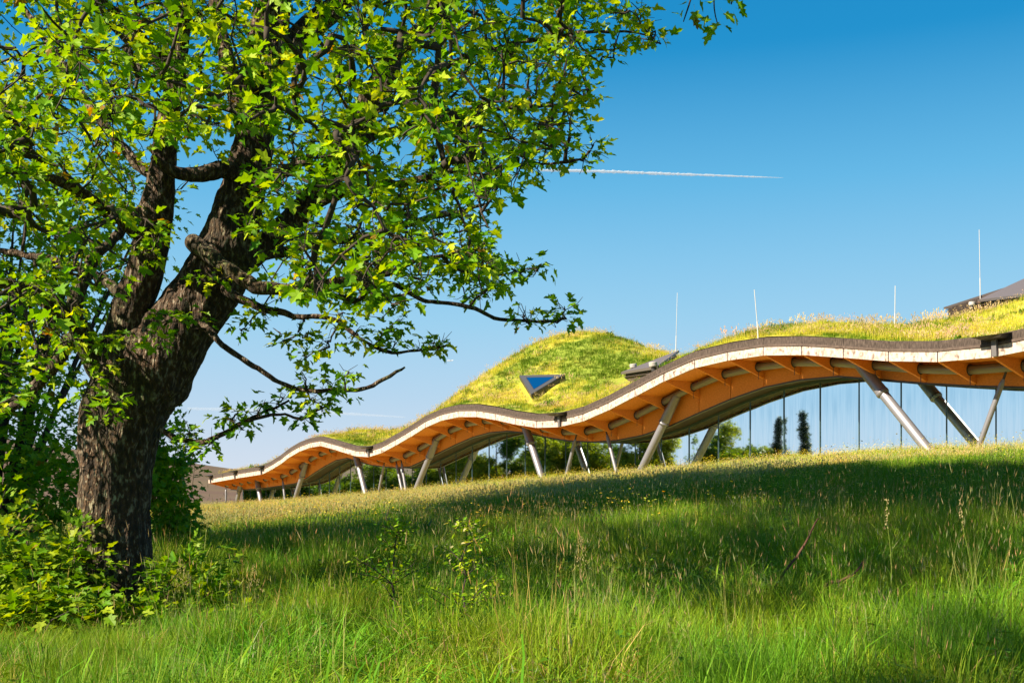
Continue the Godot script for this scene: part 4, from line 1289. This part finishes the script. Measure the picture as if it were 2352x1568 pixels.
	var pl := thing("aeroplane", c, "tiny white aeroplane low in the sky above the building", "aeroplane")
	mb = MB.new()
	mb.tube(PackedVector3Array([c + Vector3(-10, 0, 0), c + Vector3(-8, 0, 0), c + Vector3(6, 0, 0), c + Vector3(11, .6, 0)]), PackedFloat32Array([.2, 1.2, 1.2, .2]), 10)
	part("fuselage", mb.mesh(M.white_paint, true), pl)
	for s in [-1.0, 1.0]:
		mb = MB.new()
		mb.prism([c + Vector3(-2, -.2, 0), c + Vector3(2, -.2, 0), c + Vector3(5, .3, 10.0 * s), c + Vector3(3.6, .3, 10.0 * s)], Vector3(0, .25, 0))
		part("wing", mb.mesh(M.white_paint), pl)
	mb = MB.new()
	mb.prism([c + Vector3(8, .6, -.1), c + Vector3(10.5, .6, -.1), c + Vector3(11.5, 3.4, -.1), c + Vector3(10.5, 3.4, -.1)], Vector3(0, 0, .2))
	part("tail_fin", mb.mesh(M.white_paint), pl)

func trail(line: Array, w: Array, m: String, label: String) -> void:
	var d := 4200.0
	var q := []
	for i in line.size(): q.append([at(line[i][0], line[i][1], d), w[i] / F * d])
	var pr := smooth_path(q, 6.0, 0.0)
	var mb := MB.new()
	for i in pr[0].size():
		pr[0][i] += Vector3(0, 1.6 * noise.get_noise_1d(i * 22.0), 0) * w[0] * .5
		pr[1][i] *= 1.0 + .55 * noise.get_noise_1d(i * 30.0 + 500.0)
	mb.tube(pr[0], pr[1], 12)
	for i in pr[0].size(): pr[1][i] *= 1.5 + .8 * noise.get_noise_1d(i * 17.0 + 90.0)
	mb.tube(pr[0], pr[1], 12)
	tag(part("vapour_trail_cloud", mb.mesh(M[m], true), self), label, "vapour trail")

func clear_sky() -> Image:      # a clear blue sky, pale at the horizon and paler towards the sun's side
	var w := 256; var h := 512
	var im := Image.create(w, h, false, Image.FORMAT_RGBAF)
	var ys := PackedFloat32Array([0.0, .035, .09, .155, .205, .27, .375, .55, 1.0])
	var cs := [Color(.70, .76, .85), Color(.63, .73, .855), Color(.48, .68, .865), Color(.34, .64, .87), Color(.25, .58, .85), Color(.135, .485, .80), Color(.018, .29, .625), Color(.006, .20, .50), Color(.006, .16, .42)]
	for j in h:
		var y := sin((.5 - (j + .5) / h) * PI)
		var c: Color = Color(.16, .17, .07)
		if y >= 0.0:
			var k := 0
			while k < ys.size() - 2 and y > ys[k + 1]: k += 1
			var t := clampf((y - ys[k]) / (ys[k + 1] - ys[k]), 0.0, 1.0)
			c = cs[k].lerp(cs[k + 1], t)
		for i in w:
			var az := ((i + .5) / w - .5) * TAU
			var m := .5 + .5 * cos(az - (-1.06))
			var q := c
			if y >= 0.0: q = c.lerp(Color(.62, .74, .88), .30 * (m - .72) / .28 * (1.0 - y) if m > .72 else 0.0)
			im.set_pixel(i, j, Color(q.r / 3.0, q.g / 3.0, q.b / 3.0))
	return im

# ------------------------------------------------------------------ start
func _ready() -> void:
	rng.seed = 20
	noise.seed = 5; noise.frequency = 0.05; noise.fractal_octaves = 3
	noise2.seed = 11; noise2.frequency = 0.03; noise2.fractal_octaves = 3
	var cam := Camera3D.new()
	cam.name = "camera"
	cam.projection = Camera3D.PROJECTION_FRUSTUM
	cam.near = 0.1
	cam.far = 20000.0
	cam.size = 2.0 * 0.1 * 784.0 / F
	cam.frustum_offset = Vector2(0, 0.1 * 356.0 / F)
	cam.position = Vector3(0, EYE, 0)
	add_child(cam)
	cam.current = true
	var env := Environment.new()
	env.background_mode = Environment.BG_SKY
	var sky := Sky.new()
	var sm := PanoramaSkyMaterial.new()
	sm.panorama = ImageTexture.create_from_image(clear_sky())
	sky.sky_material = sm
	env.sky = sky
	env.tonemap_mode = Environment.TONE_MAPPER_LINEAR
	env.tonemap_exposure = 3.0
	env.sdfgi_enabled = true
	env.ssao_enabled = true
	env.ssil_enabled = true
	var we := WorldEnvironment.new()
	we.name = "world"
	we.environment = env
	add_child(we)
	var sun := DirectionalLight3D.new()
	sun.name = "sun"
	sun.light_energy = 1.6
	sun.light_color = Color(1.0, .93, .80)
	sun.light_angular_distance = 0.5
	sun.shadow_enabled = true
	add_child(sun)
	var to_sun := Vector3(-.70, .60, .39).normalized()
	sun.look_at_from_position(Vector3.ZERO, -to_sun)

	materials()
	leaf_mesh = lobed_leaf(); small_leaf = oval_leaf(); clump = leaf_clump()
	make_grid()
	make_ground()
	make_building()
	make_trees()
	make_meadow()
	make_small_things()
	for o in find_children("*", "Node3D", true, false):
		for k in o.get_meta_list():
			if k.begins_with("_n_"): o.remove_meta(k)
